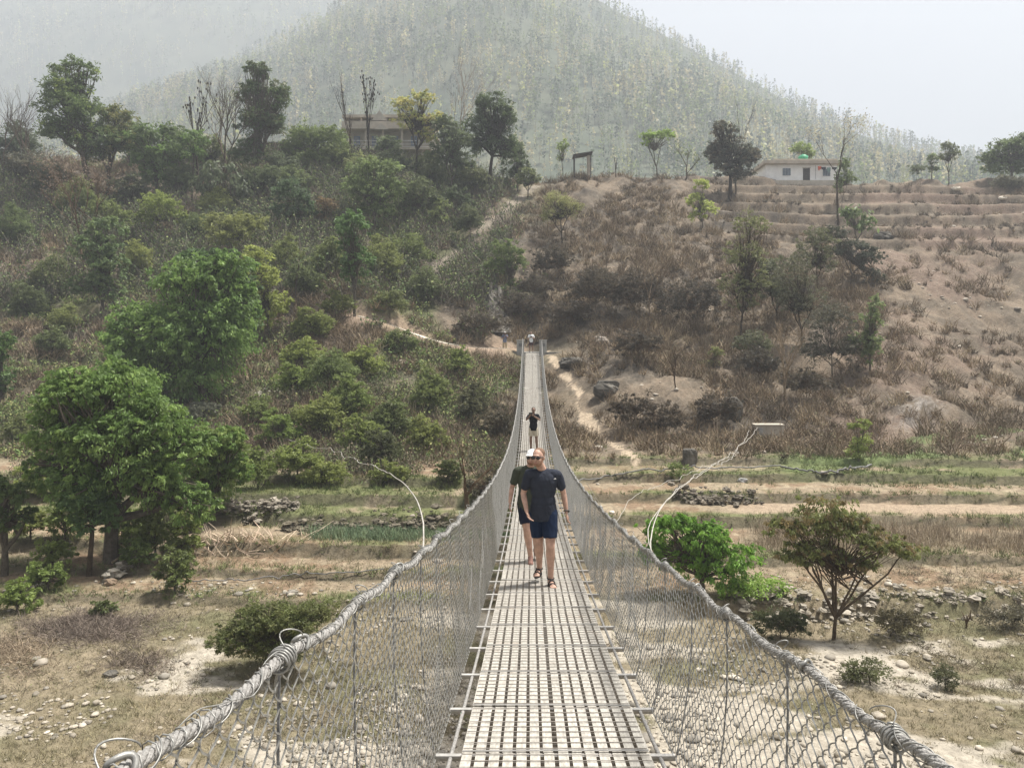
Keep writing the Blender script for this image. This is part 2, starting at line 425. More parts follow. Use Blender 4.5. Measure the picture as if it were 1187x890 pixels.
# ------------------------------------------------------------------ the mountains behind
def ridge_fn(pts):
    xs = [p[0] for p in pts]; ys = [p[1] for p in pts]
    return lambda px: np.interp(px, xs, ys)
R1 = ridge_fn([(-900,330),(-300,250),(-100,205),(60,165),(150,122),(250,85),(330,48),(450,-25),(570,-75),(640,-45),(690,-3),(760,36),(850,82),(930,128),(1000,160),(1060,176),(1130,188),(1187,194),(1500,212),(2200,300)])
R2 = ridge_fn([(-1200,120),(-500,0),(-100,-60),(200,-70),(420,-50),(560,-10),(690,60),(800,140),(1000,190),(1200,205),(2200,260)])
M_COL = noisy('forest_floor', (.055,.07,.045), (.12,.125,.08), .02, .95, .1, detail=8, bump=.0)
def mountain(name, ridge, Y0, Y1, nu, nr, amp, seed):
    px = np.linspace(-900, 2100, nu); t = np.linspace(0, 1.25, nr)
    PX, T = np.meshgrid(px, t)
    rp = ridge(PX); base = 232.0
    Y = Y0 + (Y1 - Y0) * T
    zb = zpx(base, Y0); zr = zpx(rp, Y1)
    Z = np.where(T <= 1, zb + (zr - zb) * T ** 1.05, zr - (T - 1) * 500)
    X = (PX - VX) / F * Y
    Z = Z + (fbm(X*.006, Y*.006, seed, 5) - .5) * amp * np.clip(T * 3, 0, 1) * np.clip((1.1 - T) * 3, .25, 1)
    i = np.arange(nu * nr).reshape(nr, nu)
    Fq = np.stack([i[:-1, :-1], i[:-1, 1:], i[1:, 1:], i[1:, :-1]], -1).reshape(-1, 4)
    mb = MB(); mb.add(np.stack([X, Y, Z], -1).reshape(-1, 3), Fq)
    tag(mb.build(name, M_COL, smooth=True), kind='structure')
    return X, Y, Z
MX1 = mountain('mountain', R1, 320, 760, 420, 120, 34, 200)
MX2 = mountain('far_mountain', R2, 820, 1180, 300, 80, 90, 230)

def forest(name, grid, n, hmin, hmax, label, seed, pxr, tr, nleaf):
    g = np.random.default_rng(seed)
    X, Y, Z = grid; nr, nu = X.shape
    px = g.uniform(pxr[0], pxr[1], n); t = g.uniform(tr[0], tr[1], n)
    fu = (px + 900) / 3000 * (nu - 1); fr = t / 1.25 * (nr - 1)
    a = fu.astype(int); b = fr.astype(int); da = fu - a; db = fr - b
    def bl(M): return (M[b, a]*(1-da)+M[b, a+1]*da)*(1-db) + (M[b+1, a]*(1-da)+M[b+1, a+1]*da)*db
    P = np.stack([bl(X), bl(Y), bl(Z)], 1)
    dens = fbm(P[:,0]*.012, P[:,2]*.02, seed + 3, 3)
    keep = dens > g.uniform(.15, .62, n); P = P[keep]; n = len(P)
    H = g.uniform(hmin*.6, hmax*1.15, n) * (.75 + .5 * fbm(P[:,0]*.01, P[:,2]*.02, seed + 9, 2))
    mb = MB()
    # stems
    ang = g.uniform(-.06, .06, (n, 2))
    top = P + np.stack([ang[:,0]*H, ang[:,1]*H, H], 1)
    L = np.stack([P, top], 1)
    pale = g.random(n) < .4
    bc = np.where(pale[:, None], np.array([.42,.38,.30]), np.array([.20,.17,.13]))
    mb.tubes(L, np.stack([H*.011, H*.005], 1), 3, np.array([.03, 1, .02]), False, bc)
    # thin leaf clumps up the stem
    kinds = np.array([[.34,.35,.14],[.19,.23,.09],[.085,.115,.06],[.38,.34,.19],[.06,.085,.05]])
    patch = fbm(P[:,0]*.02, P[:,2]*.035, seed + 5, 3)
    kid = np.where(g.random(n) < .45, np.clip((patch * 7 - 1).astype(int), 0, 4), g.integers(0, 5, n))
    cb = kinds[kid] * g.uniform(.75, 1.25, (n, 1))
    m = n * nleaf; w_ = np.repeat(H, nleaf); q = g.beta(1.6, 1.3, m)
    rad = w_ * .115 * np.sin(np.clip(q, .05, 1) * math.pi * .85 + .35) * (1 + .6 * np.repeat(kid == 2, nleaf))
    th = g.uniform(0, 2*math.pi, m); rr = rad * np.sqrt(g.random(m))
    c = np.repeat(P, nleaf, 0) + np.stack([np.cos(th)*rr + np.repeat(ang[:,0], nleaf)*w_*q, np.sin(th)*rr, w_*(.22 + .8*q)], 1)
    mb_leaves(mb, c, w_ * g.uniform(.06, .115, m), np.repeat(cb, nleaf, 0) * g.uniform(.8, 1.2, (m, 1)), g, .9)
    o = mb.build(name, LEAF); tag(o, label, 'forest', kind='stuff')

def mb_leaves(mb, c, size, col, g, aspect=.42, down=None):
    """one bent diamond per leaf"""
    m = len(c); size = np.asarray(size)[:, None]
    d = g.normal(size=(m, 3))
    if down is not None: d = d * .55 + np.asarray(down)
    d /= np.linalg.norm(d, axis=1, keepdims=True)
    e = np.cross(d, g.normal(size=(m, 3))); e /= np.linalg.norm(e, axis=1, keepdims=True)
    nrm = np.cross(d, e)
    a = c - d*size*.5; b = c + e*size*aspect*.5 + nrm*size*.06; cc = c + d*size*.5; dd = c - e*size*aspect*.5 + nrm*size*.06
    V = np.stack([a, b, cc, dd], 1).reshape(-1, 3)
    i = np.arange(m) * 4
    mb.add(V, np.stack([i, i+1, i+2, i+3], 1), np.repeat(col, 4, 0))
forest('forest', MX1, 15000, 9, 16, 'thin pale forest covering the hazy hill behind the bridge', 501, (-60, 1300), (.02, 1.03), 22)
forest('forest', MX2, 6500, 13, 21, 'bluish forest on the far mountain at the top left', 502, (-80, 620), (.1, .95), 14)

# ------------------------------------------------------------------ the air
hm = MB(); hm.box((0, 690, 300), (4400, 1560, 624))
hmat = bpy.data.materials.new('haze'); hmat.use_nodes = True; ht = hmat.node_tree; ht.nodes.clear()
pv = ht.nodes.new('ShaderNodeVolumePrincipled'); ho = ht.nodes.new('ShaderNodeOutputMaterial')
pv.inputs['Color'].default_value = (.87, .93, 1, 1); pv.inputs['Density'].default_value = HAZE = .00085
pv.inputs['Anisotropy'].default_value = .05
ht.links.new(pv.outputs[0], ho.inputs['Volume'])
tag(hm.build('haze', hmat), kind='stuff')

# ------------------------------------------------------------------ greenery
GREEN_DARK = (.066,.105,.042); GREEN = (.08,.14,.045); GREEN_FRESH = (.10,.19,.045); LIME = (.21,.26,.07)
OLIVE = (.115,.13,.06); YELLOW = (.40,.37,.14); RUSTY = (.20,.145,.08); DRY = (.17,.13,.09); GREYG = (.13,.14,.09)
GOLD = (.23,.22,.09)

def crown_leaves(mb, lobes, g, col, leaf, n, droop=.5, clump=.2, shell=.55, var=.25, col2=None, c2=0.0):
    """lobes: (centre, radii); leaves gather in tufts spread through each lobe"""
    vol = np.array([np.prod(l[1]) ** (2/3) for l in lobes]); vol /= vol.sum()
    tips = []
    for (c, r), v in zip(lobes, vol):
        c = np.array(c); r = np.array(r); m = max(8, int(n * v))
        k = max(5, int(m / 26))
        d = g.normal(size=(k, 3)); d /= np.linalg.norm(d, axis=1, keepdims=True)
        rad = (shell + (1 - shell) * g.random(k)) ** .8 * (1 + .12 * g.normal(size=k))
        inner = g.random(k) < .22; rad[inner] *= g.uniform(.2, .8, inner.sum())
        cc = d * rad[:, None] * r
        cs = clump * r.mean() * g.uniform(.6, 1.35, k)
        who = g.integers(0, k, m)
        off = g.normal(size=(m, 3)) * np.array([.62, .62, .42])
        P = c + cc[who] + off * cs[who][:, None]
        tv = g.uniform(1 - var, 1 + var, k)[who][:, None] * g.uniform(.85, 1.15, (m, 1))
        C = np.array(col)[None] * tv
        if col2 is not None:
            sel = (g.random(k) < c2)[who]; C[sel] = (np.array(col2)[None] * tv[sel])
        out = cc[who] / (np.linalg.norm(cc[who], axis=1, keepdims=True) + 1e-6)
        dn = out * .8 + np.array([0, 0, -droop])
        mb_leaves(mb, P, leaf * g.uniform(.65, 1.3, m), np.clip(C, .008, .9), g, .42, dn)
        tips.append(c + cc[: max(4, k // 5)])
    return tips

def limb(mb, a, b, ra, rb, g, wig=.08, n=6, sides=5, col=(1,1,1), sag=.0):
    a = np.array(a, float); b = np.array(b, float); t = np.linspace(0, 1, n)[:, None]
    L = np.linalg.norm(b - a)
    off = np.cumsum(g.normal(size=(n, 3)), 0) * wig * L / n; off -= off[0] + (off[-1] - off[0]) * t
    P = a + (b - a) * t + off; P[:, 2] += sag * L * np.sin(t[:, 0] * math.pi)
    mb.tube(P, np.linspace(ra, rb, n), sides, col=col)
    return P

_id = [100]
def lift(c):
    if c is None: return None
    k = (2.0, 1.72, 1.5) if c[0] < c[1] * .8 else (1.2, 1.2, 1.15)
    return tuple(v * q for v, q in zip(c, k))
def plant(name, label, cat, base, lobes, col=GREEN, leaf=.2, k=1.0, droop=.5, clump=.2, group=None, trunk=None, bark=(1,1,1), fork=.35,
          col2=None, c2=0., shell=.55, depth=.85, bend=0, crownname='crown', dY=0, twigs=0):
    """base and lobes are read off the photograph; the distance is where the ground meets the base"""
    _id[0] += 1; g = np.random.default_rng(_id[0])
    bx, by, bz = hit(*base); by += dY; bx = (base[0]-VX)/F*by; bz = float(ground(bx, by)); s = by / F
    root = empty(name, (bx, by, bz), label, cat, group)
    L = []; area = 0; lobes = [(p, q, r*1.12, t*1.12) for p, q, r, t in lobes]; col = lift(col); col2 = lift(col2); bark = tuple(v*.62 for v in bark)
    for (px, py, rx, ry) in lobes:
        c = np.array([(px-VX)*s, by + g.uniform(-.25,.25)*rx*s, CZ - (py-VY)*s]) - np.array([bx, by, bz])
        L.append((c, np.array([rx, (rx+ry)*.5*depth, ry]) * s)); area += rx * ry * 3.14
    # split each lobe in uneven smaller ones
    LL = []
    for c, r in L:
        q = 7 + int(g.integers(0, 4)) if r.min() > 1.0 else (4 if r.min() > .45 else 1)
        if q == 1: LL.append((c, r)); continue
        LL.append((c, r * .74))
        for _ in range(q + 3):
            d = g.normal(size=3); d /= np.linalg.norm(d); d[2] = abs(d[2]) * .9 - .25
            LL.append((c + d * r * .68, r * g.uniform(.28, .46) * np.array([1,1,.85])))
    n = int(np.clip(k ** .8 * 3.0 * area * s * s / (.21 * leaf * leaf), 150, 80000))
    mb = MB(); tips = crown_leaves(mb, LL, g, col, leaf, n, droop, clump, shell, .28, col2, c2)
    tr = trunk if trunk else max(.04, .018 * max(l[0][2] for l in L))
    tm = MB(); cm = np.mean([l[0] for l in L], 0)
    fk = np.array([cm[0]*fork + bend, cm[1]*fork, max(cm[2]*fork, .3)])
    limb(tm, (0, 0, -.25), fk, tr*1.15, tr*.8, g, .06, 7, 7, bark)
    for i, (c, r) in enumerate(L):
        P = limb(tm, fk, c, tr*.7, tr*.28, g, .12, 7, 5, bark)
        for tp in tips[min(i*1, len(tips)-1)][:6]: limb(tm, P[3], tp, tr*.28, tr*.07, g, .15, 5, 4, bark)
    for tp in tips[len(L):]:
        for q in tp[:3]:
            limb(tm, fk*.4 + cm*.6 + g.normal(size=3)*.1, q, tr*.3, tr*.06, g, .15, 5, 4, bark)
    if twigs:
        zmax = max(l[0][2] for l in L)
        for _ in range(twigs):
            c, r = L[g.integers(0, len(L))]
            d = g.normal(size=3); d[2] = abs(d[2]); d /= np.linalg.norm(d)
            limb(tm, c * .8, c + d * r * 1.15, tr*.2, tr*.05, g, .2, 5, 3, bark)
    tm.build('trunk', BARK, root); mb.build(crownname, LEAF, root)
    return root

def bare(name, label, base, top, width, r0=.12, col=(1,1,1), depth=5, group=None, knob=0.0, spread=.5, tufts=None, dY=0, seed=None, cat='tree', n1=3):
    _id[0] += 1; g = np.random.default_rng(seed or _id[0])
    bx, by, bz = hit(*base); by += dY; bx = (base[0]-VX)/F*by; bz = float(ground(bx, by)); s = by / F
    root = empty(name, (bx, by, bz), label, cat, group)
    H = (base[1] - top[1]) * s; W = width * s; lean = (top[0] - base[0]) * s
    tm = MB(); ends = []
    def rec(p, d, L, r, dep):
        q = p + d * L
        limb(tm, p, q, r, r*.62, g, .12, 5, 5 if dep > 2 else 3, col)
        if dep == 0 or r < .008:
            ends.append(q)
            if knob: tm.ell(q, (knob*.6, knob*.5, knob*1.1), 5, 4, col=col)
            return
        for _ in range(n1 if dep > 1 else 2):
            nd = d + g.normal(size=3) * spread * np.array([W/H*1.6, W/H*1.6, .35]); nd[2] = abs(nd[2]) * .8 + .35
            nd /= np.linalg.norm(nd); rec(q if g.random() < .6 else p + d * L * g.uniform(.45, .9), nd, L * g.uniform(.6, .85), r*.6, dep-1)
    d0 = np.array([lean, 0, H]); d0 /= np.linalg.norm(d0)
    rec(np.array([0, 0, -.2]), d0, H * .36, r0, depth)
    tm.build('trunk', BARK, root)
    if tufts:
        c_, lf, nn = tufts; mb = MB(); e = np.array(ends); P = e[g.integers(0, len(e), nn)] + g.normal(size=(nn, 3)) * lf * 2.0
        mb_leaves(mb, P, lf * g.uniform(.6, 1.3, nn), np.array(c_) * g.uniform(.7, 1.3, (nn, 1)), g, .5)
        mb.build('crown', LEAF, root)
    return root

TR, BU = 'tree', 'bush'
GR = 'trees along the top of the left bank'
# --- top of the left bank
bare('bare_tree', 'leafless grey tree at the far left edge of the bank top', (40,215), (22,108), 40, .16, (.55,.5,.45), 5, GR)
bare('bare_tree', 'thin bare tree cut off by the left edge of the picture', (5,212), (2,112), 34, .12, (.6,.55,.5), 5, GR)
plant('tall_tree', 'tall dark tree with stacked round crowns, highest on the left bank', TR, (108,232),
      [(92,82,26,15),(72,104,30,22),(85,128,34,26),(105,158,30,26),(60,150,22,22)], GREEN_DARK, .34, 1.2, .3, .3, GR, .34, (.7,.65,.6), .5, col2=LIME, c2=.12)
plant('yellowish_tree', 'yellow-green topped tree leaning on the tallest dark tree', TR, (124,228),
      [(130,138,24,22),(138,160,18,20),(115,178,20,18)], (.10,.12,.04), .3, 1.1, .3, .3, GR, .24, (.6,.55,.5), .45, col2=GOLD, c2=.4)
plant('leafy_tree', 'dark leafy tree right of the yellow-green topped one', TR, (182,236),
      [(178,158,30,20),(168,182,26,22),(196,180,26,20),(182,205,24,18)], GREEN_DARK, .42, 1.0, .3, .32, GR, .2, col2=GREEN, c2=.4)
plant('small_leafy_tree', 'slender green tree with a flat crown beside the bare pair', TR, (222,232),
      [(222,160,18,14),(228,180,12,12)], GREEN, .4, .8, .3, .34, GR, .1, fork=.7)
bare('pollarded_tree', 'dark lopped tree with stubby knobs left of the bare spreading tree', (228,222), (228,112), 26, .17, (.32,.28,.25), 4, 'lopped bare trees on the left ridge', .16, .5)
bare('bare_tree', 'pale leafless spreading tree beside the tallest hump-backed tree', (262,222), (258,92), 46, .2, (.62,.57,.5), 6, 'lopped bare trees on the left ridge', 0, .55)
plant('tall_tree', 'tall two-humped dark tree in front of the pale leafless tree', TR, (294,225),
      [(297,82,14,16),(294,108,22,22),(300,140,28,26),(326,112,13,26),(318,145,16,18),(290,175,20,20)], (.055,.088,.04), .32, 1.2, .5, .26, GR, .3, col2=OLIVE, c2=.35)
plant('round_bush', 'broad rounded light green bush left of the balconied house', BU, (362,205),
      [(352,158,24,22),(378,162,28,20),(338,172,16,16),(372,185,34,16)], (.085,.125,.045), .3, 1.0, .4, .25, GR)
plant('banana_clump', 'drooping strap-leaved clump below the bare pair on the ridge', 'plant', (258,252),
      [(258,205,24,26),(240,222,16,22),(278,222,14,18)], (.10,.12,.065), .75, .5, 1.4, .3, GR, .16)
bare('pollarded_tree', 'black lopped tree standing before the balconied house', (428,205), (425,88), 22, .15, (.25,.23,.22), 4, 'lopped bare trees before the house', .15, .45)
bare('pollarded_tree', 'thinner lopped tree at the left end of the balconied house', (409,205), (404,102), 16, .11, (.45,.4,.36), 4, 'lopped bare trees before the house', 0, .45)
plant('flowering_tree', 'tree with a crown of yellow blossom right of the balconied house', TR, (481,222),
      [(464,122,16,14),(489,118,20,15),(476,140,24,14),(502,140,14,16),(494,158,14,12)], YELLOW, .3, .75, .3, .2, GR, .16, (.5,.45,.4), .55, col2=(.36,.38,.14), c2=.42)
bare('fuzzy_bare_tree', 'feathery leafless tree behind the dark clump on the ridge', (531,212), (530,84), 30, .10, (1.5,1.35,1.25), 6, GR, 0, .75, n1=3)
plant('dark_tree', 'dark dense tree, tallest of the clump above the trail', TR, (566,224),
      [(572,122,22,20),(586,138,14,20),(560,142,22,22),(578,165,20,20),(590,180,12,16),(556,166,16,18)], (.058,.088,.044), .34, 1.2, .6, .26, GR, .24, (.45,.42,.4), .6)
plant('dark_tree', 'dark lower tree between the yellow blossom and the ridge clump', TR, (524,230),
      [(516,150,18,20),(530,165,20,22),(512,178,20,22),(536,190,14,20)], (.065,.092,.05), .34, 1.1, .6, .26, GR, .16)
plant('shaggy_tree', 'shaggy small tree at the upper end of the hillside trail', TR, (600,222),
      [(598,176,12,18),(590,200,12,14),(606,192,8,14)], (.07,.10,.055), .3, .9, .5, .26, GR, .1)
for i, (px, py, rx, ry, c, d) in enumerate([
    (25,190,26,20,(.10,.095,.065),'brown-grey thicket tree under the leafless tree at the far left'), (60,205,26,22,(.085,.10,.055),'dark undergrowth tree at the foot of the tallest dark tree'),
    (150,215,22,20,(.10,.11,.06),'dull green tree below the dark leafy one on the ridge'), (210,205,20,20,(.07,.10,.05),'dark green tree behind the strap-leaved clump'),
    (300,205,26,20,(.075,.105,.055),'dark green tree below the two-humped one'), (326,190,20,18,(.10,.12,.065),'olive tree in front of the hut roof, right side'),
    (392,178,18,18,(.095,.13,.055),'green tree covering the left corner of the balconied house'), (420,192,22,16,(.11,.14,.065),'light tree before the ground floor of the balconied house'),
    (455,188,26,20,(.12,.14,.075),'pale tree before the middle of the balconied house'), (448,166,16,12,(.13,.16,.08),'pale green treetop in front of the veranda of the balconied house'), (498,195,20,26,(.08,.105,.055),'dark tree under the yellow blossom, left of the ridge clump'),
    (150,160,20,26,(.095,.14,.06),'green tree filling the gap right of the yellow-green topped one'), (207,165,18,24,(.075,.115,.05),'dark green tree just left of the slender flat-crowned tree'), (243,172,18,22,(.10,.13,.06),'green tree at the foot of the pale leafless spreading tree'), (15,160,22,26,(.09,.11,.06),'green tree at the left edge, between the bare ones'), (395,168,14,16,(.10,.145,.06),'green treetop touching the left end of the balconied house'), (612,205,14,14,(.095,.125,.06),'low tree right of the shaggy one at the trail top'), (545,205,22,18,(.075,.095,.05),'shady tree at the foot of the ridge clump'), (340,205,24,18,(.085,.12,.055),'green tree below the rounded bush on the ridge')]):
    plant('ridge_tree', d, TR, (px, py + ry + 10), [(px,py,rx,ry),(px-rx*.4,py+ry*.5,rx*.6,ry*.6),(px+rx*.5,py+ry*.3,rx*.6,ry*.65)], c, .3, .9, .4, .26, GR, .09)
# --- crest on the right
GC = 'trees along the right crest'
plant('small_tree', 'little tree left of the open shelter on the crest', TR, (653,204), [(653,171,9,9),(650,182,5,5)], (.13,.19,.08), .3, .7, .2, .3, GC, .06)
plant('umbrella_tree', 'forked tree with two small bright umbrella crowns on the crest', TR, (762,202),
      [(752,158,11,8),(771,156,13,8),(750,166,7,5)], (.16,.25,.08), .3, 1.2, .2, .3, GC, .1, fork=.25)
bare('bare_tree', 'half-bare small tree right of the forked umbrella tree', (794,210), (800,158), 26, .12, (.5,.45,.4), 4, GC, 0, .5, ((.14,.17,.08), .3, 260))
plant('ivy_clad_tree', 'big dark grey-leaved tree with bare spikes beside the white house', TR, (846,232),
      [(838,152,16,16),(848,172,26,22),(866,182,16,20),(832,186,12,18),(852,200,22,16)], (.075,.08,.055), .32, 1.1, .3, .22, GC, .26, (.4,.37,.34), .5, col2=(.13,.11,.075), c2=.4)
bare('bare_tree', 'bare leader spiking out of the big grey-leaved tree', (852,230), (850,104), 22, .12, (.5,.45,.4), 4, GC, 0, .8, n1=2)
plant('bright_shrub', 'bright green shrub on the slope below the big grey-leaved tree', BU, (815,268), [(814,216,10,10),(808,232,13,11),(820,243,13,11),(806,250,9,9)], (.20,.26,.085), .36, .8, .2, .3, GC, .07)
plant('round_bush', 'round green treetop rising behind the white house roof', BU, (930,206), [(930,172,12,10),(938,180,8,8)], (.14,.2,.075), .3, 1.4, .1, .3, GC, .1, dY=12)
bare('slender_tree', 'tall slender crooked tree with sparse pale leaves right of the white house', (972,262), (966,128), 34, .15, (.38,.33,.29), 5, GC, 0, .8, ((.36,.33,.22), .28, 420), n1=2)
plant('leafy_bush', 'climbing leaves on the lower stem of the tall crooked tree', BU, (975,245), [(980,192,8,11),(986,206,8,12),(972,212,7,16)], (.09,.13,.06), .32, .8, .2, .3, GC, .04)
plant('small_tree', 'small dark tree on the far right crest, left of its taller neighbour', TR, (1080,208), [(1080,184,8,7),(1082,196,9,4)], (.075,.11,.055), .3, 1.0, .2, .3, GC, .07)
plant('small_tree', 'taller airy grey-green tree on the far right crest', TR, (1100,207), [(1099,170,9,8),(1106,178,9,8),(1094,182,8,7)], (.10,.13,.08), .3, .8, .2, .3, GC, .08)
plant('dense_tree', 'dense green tree at the right edge of the crest', TR, (1172,212), [(1165,172,22,14),(1185,168,26,14),(1150,182,15,12),(1172,192,26,14),(1196,185,20,22)], (.085,.125,.06), .32, 1.2, .2, .25, GC, .2)
plant('low_bush', 'low grey bush on the crest left of the dense edge tree', BU, (1062,208), [(1062,196,12,8)], (.13,.15,.09), .3, 1, .1, .3, GC, .03)
plant('low_bush', 'brown thicket at the right picture edge under the dense tree', BU, (1170,226), [(1165,210,20,9),(1187,214,16,12)], (.12,.115,.075), .3, 1, .1, .3, GC, .03)
bare('stump_tree', 'short dead stub between the shelter and the umbrella tree', (714,206), (713,176), 6, .1, (.4,.36,.33), 2, GC, 0, .3)
plant('papaya', 'spiky banana-like plant on the slope under the tall crooked tree', 'plant', (992,292), [(990,250,17,16),(1003,262,12,12)], (.085,.13,.06), .7, .7, 1.0, .4, None, .1)
plant('dark_thicket', 'dark shrubby thicket hanging below the banana-like plant', BU, (985,330), [(985,288,24,16),(968,270,15,14),(1005,300,20,18),(1012,325,14,16)], (.075,.082,.055), .22, .7, .5, .22, None, .08, twigs=70)
# --- left slope
GM = 'trees on the left slope'
bare('brown_tree', 'leafless brown tree with a fine twiggy crown under the ridge at the left', (96,330), (88,200), 62, .12, (.75,.6,.5), 6, GM, 0, .55, ((.20,.15,.11), .2, 900))
plant('green_bush', 'soft light green bush below the flat-crowned ridge tree', BU, (188,280), [(186,238,25,20),(172,252,14,14),(205,252,16,14)], (.13,.18,.055), .22, 1.0, .1, .2, GM, .05)
plant('bamboo_clump', 'feathery yellow-green bamboo clump left of the large mango crowns', 'bamboo', (130,300), [(122,244,22,16),(140,252,14,14)], (.17,.2,.07), .22, .8, .2, .25, GM, .05)
plant('bamboo_clump', 'wide golden-green bamboo above the mango crowns', 'bamboo', (272,312), [(252,258,22,16),(280,262,28,20),(300,258,12,12),(262,275,25,14)], (.22,.235,.085), .24, 1.0, .1, .22, GM, .05)
plant('leafy_tree', 'blue-green leafy tree left of the mango crowns', TR, (117,372), [(122,262,30,16),(112,285,30,24),(128,305,24,24),(108,330,26,24),(130,340,16,20)], (.07,.115,.05), .34, .95, .6, .22, GM, .16, col2=(.1,.15,.065), c2=.35)
plant('mango_tree', 'largest dome of dark mango foliage, upper left', TR, (240,455), [(222,330,50,40),(262,312,34,26),(180,392,52,54),(232,390,62,66),(150,420,38,34),(272,350,30,40),(212,438,64,30)], (.078,.142,.045), .27, 1.9, .9, .17, GM, .3, col2=(.105,.18,.055), c2=.4, shell=.7, dY=-2)
plant('dark_mango_tree', 'darker mango crown behind the right side of the largest dome', TR, (258,430), [(240,300,34,18),(262,330,32,30),(225,300,22,16),(282,366,22,40)], (.05,.095,.036), .27, 1.7, .8, .18, GM, .26, shell=.7)
plant('bamboo_clump', 'tall lime-green bamboo at the right side of the largest mango dome', 'bamboo', (312,392), [(298,298,20,18),(308,325,24,24),(318,352,18,22),(302,370,18,20)], (.17,.22,.07), .24, .9, .3, .22, GM, .06)
plant('mango_tree', 'front mango tree with a broken crown above the fallen branches', TR, (128,652), [(130,452,66,40),(88,455,38,36),(170,492,56,46),(82,508,52,50),(140,520,70,50),(100,560,60,40),(182,552,34,50),(60,470,28,30),(222,585,34,34),(48,545,30,34),(200,520,44,34)], (.075,.135,.042), .16, 2.0, .9, .15, GM, .26, col2=(.115,.19,.06), c2=.35, shell=.7)
plant('round_mango_tree', 'round mango bush with pale shoots at the right of the front mango', TR, (246,600), [(254,512,36,28),(238,540,34,34),(268,545,26,32),(246,572,34,20)], (.085,.15,.045), .15, 2.0, .9, .17, GM, .14, col2=(.12,.18,.06), c2=.35, shell=.7)
plant('grey_shrub', 'pale grey-green shrub between the largest mango and the round mango', BU, (232,496), [(232,478,24,16)], (.15,.155,.115), .14, 1.2, .1, .2, GM, .04)
plant('young_tree', 'young layered dark tree standing alone before the front mango', TR, (102,668), [(102,566,22,9),(96,580,28,9),(108,594,24,10),(98,608,20,10),(118,588,18,12),(128,604,14,10)], (.055,.105,.04), .16, 1.6, .2, .22, GM, .09, (.7,.62,.52), .75)
plant('edge_tree', 'green tree cut by the left edge of the picture, upper one', TR, (2,470), [(0,400,18,32),(-6,440,24,26)], (.06,.11,.038), .24, 1.8, .8, .2, GM, .14)
plant('edge_tree', 'dark leafy tree cut by the left edge of the picture, lower one', TR, (5,668), [(8,575,28,24),(0,600,22,26),(28,600,20,16),(-10,565,20,20)], (.058,.095,.036), .2, 1.1, .7, .2, GM, .13)
plant('leafy_tree', 'leafy tree with a slim trunk standing right of the dark mango', TR, (411,366), [(410,262,22,22),(404,285,17,20),(416,300,17,22),(408,318,14,14)], (.068,.125,.05), .3, 1.3, .6, .22, GM, .12)
plant('bushy_tree', 'broad bushy tree below the balconied house', TR, (434,268), [(432,196,34,22),(416,218,26,22),(450,220,24,22),(436,242,26,16)], (.095,.14,.06), .3, 1.1, .4, .24, GM, .14)
plant('rusty_bush', 'rust-brown leaved bush left of the bushy tree under the house', BU, (380,270), [(380,240,18,15),(374,252,14,10)], RUSTY, .24, 1.2, .3, .22, GM, .06)
plant('dark_tree', 'dark small tree above the golden bamboo', TR, (342,272), [(338,225,22,22),(352,242,18,18),(330,246,16,16)], (.05,.085,.045), .3, 1.1, .4, .24, GM, .1)
plant('dark_tree', 'dark shrubby tree under the yellow blossom tree', TR, (486,262), [(484,222,22,24),(500,236,18,18),(470,240,14,16)], (.07,.095,.05), .28, 1.0, .4, .24, GM, .1)
plant('green_bush', 'grey-green bush directly above the bend of the pale path', BU, (528,262), [(524,226,16,16),(540,236,14,14)], (.085,.105,.055), .26, 1, .3, .24, GM, .07)
bare('pole_tree', 'straight bare trunk standing above the golden bush patch', (343,362), (342,292), 6, .1, (.35,.3,.27), 2, GM, 0, .3)
plant('slim_tree', 'slim pale-green tree on the slope between trail and leafy tree', TR, (520,280), [(514,236,10,10),(508,250,12,12)], (.19,.22,.09), .24, .9, .2, .3, GM, .06)
plant('green_bush', 'lime shrub halfway between the leafy tree and the trail', BU, (470,310), [(468,284,24,20),(486,296,18,14)], (.16,.19,.065), .2, 1.0, .2, .24, GM, .05)
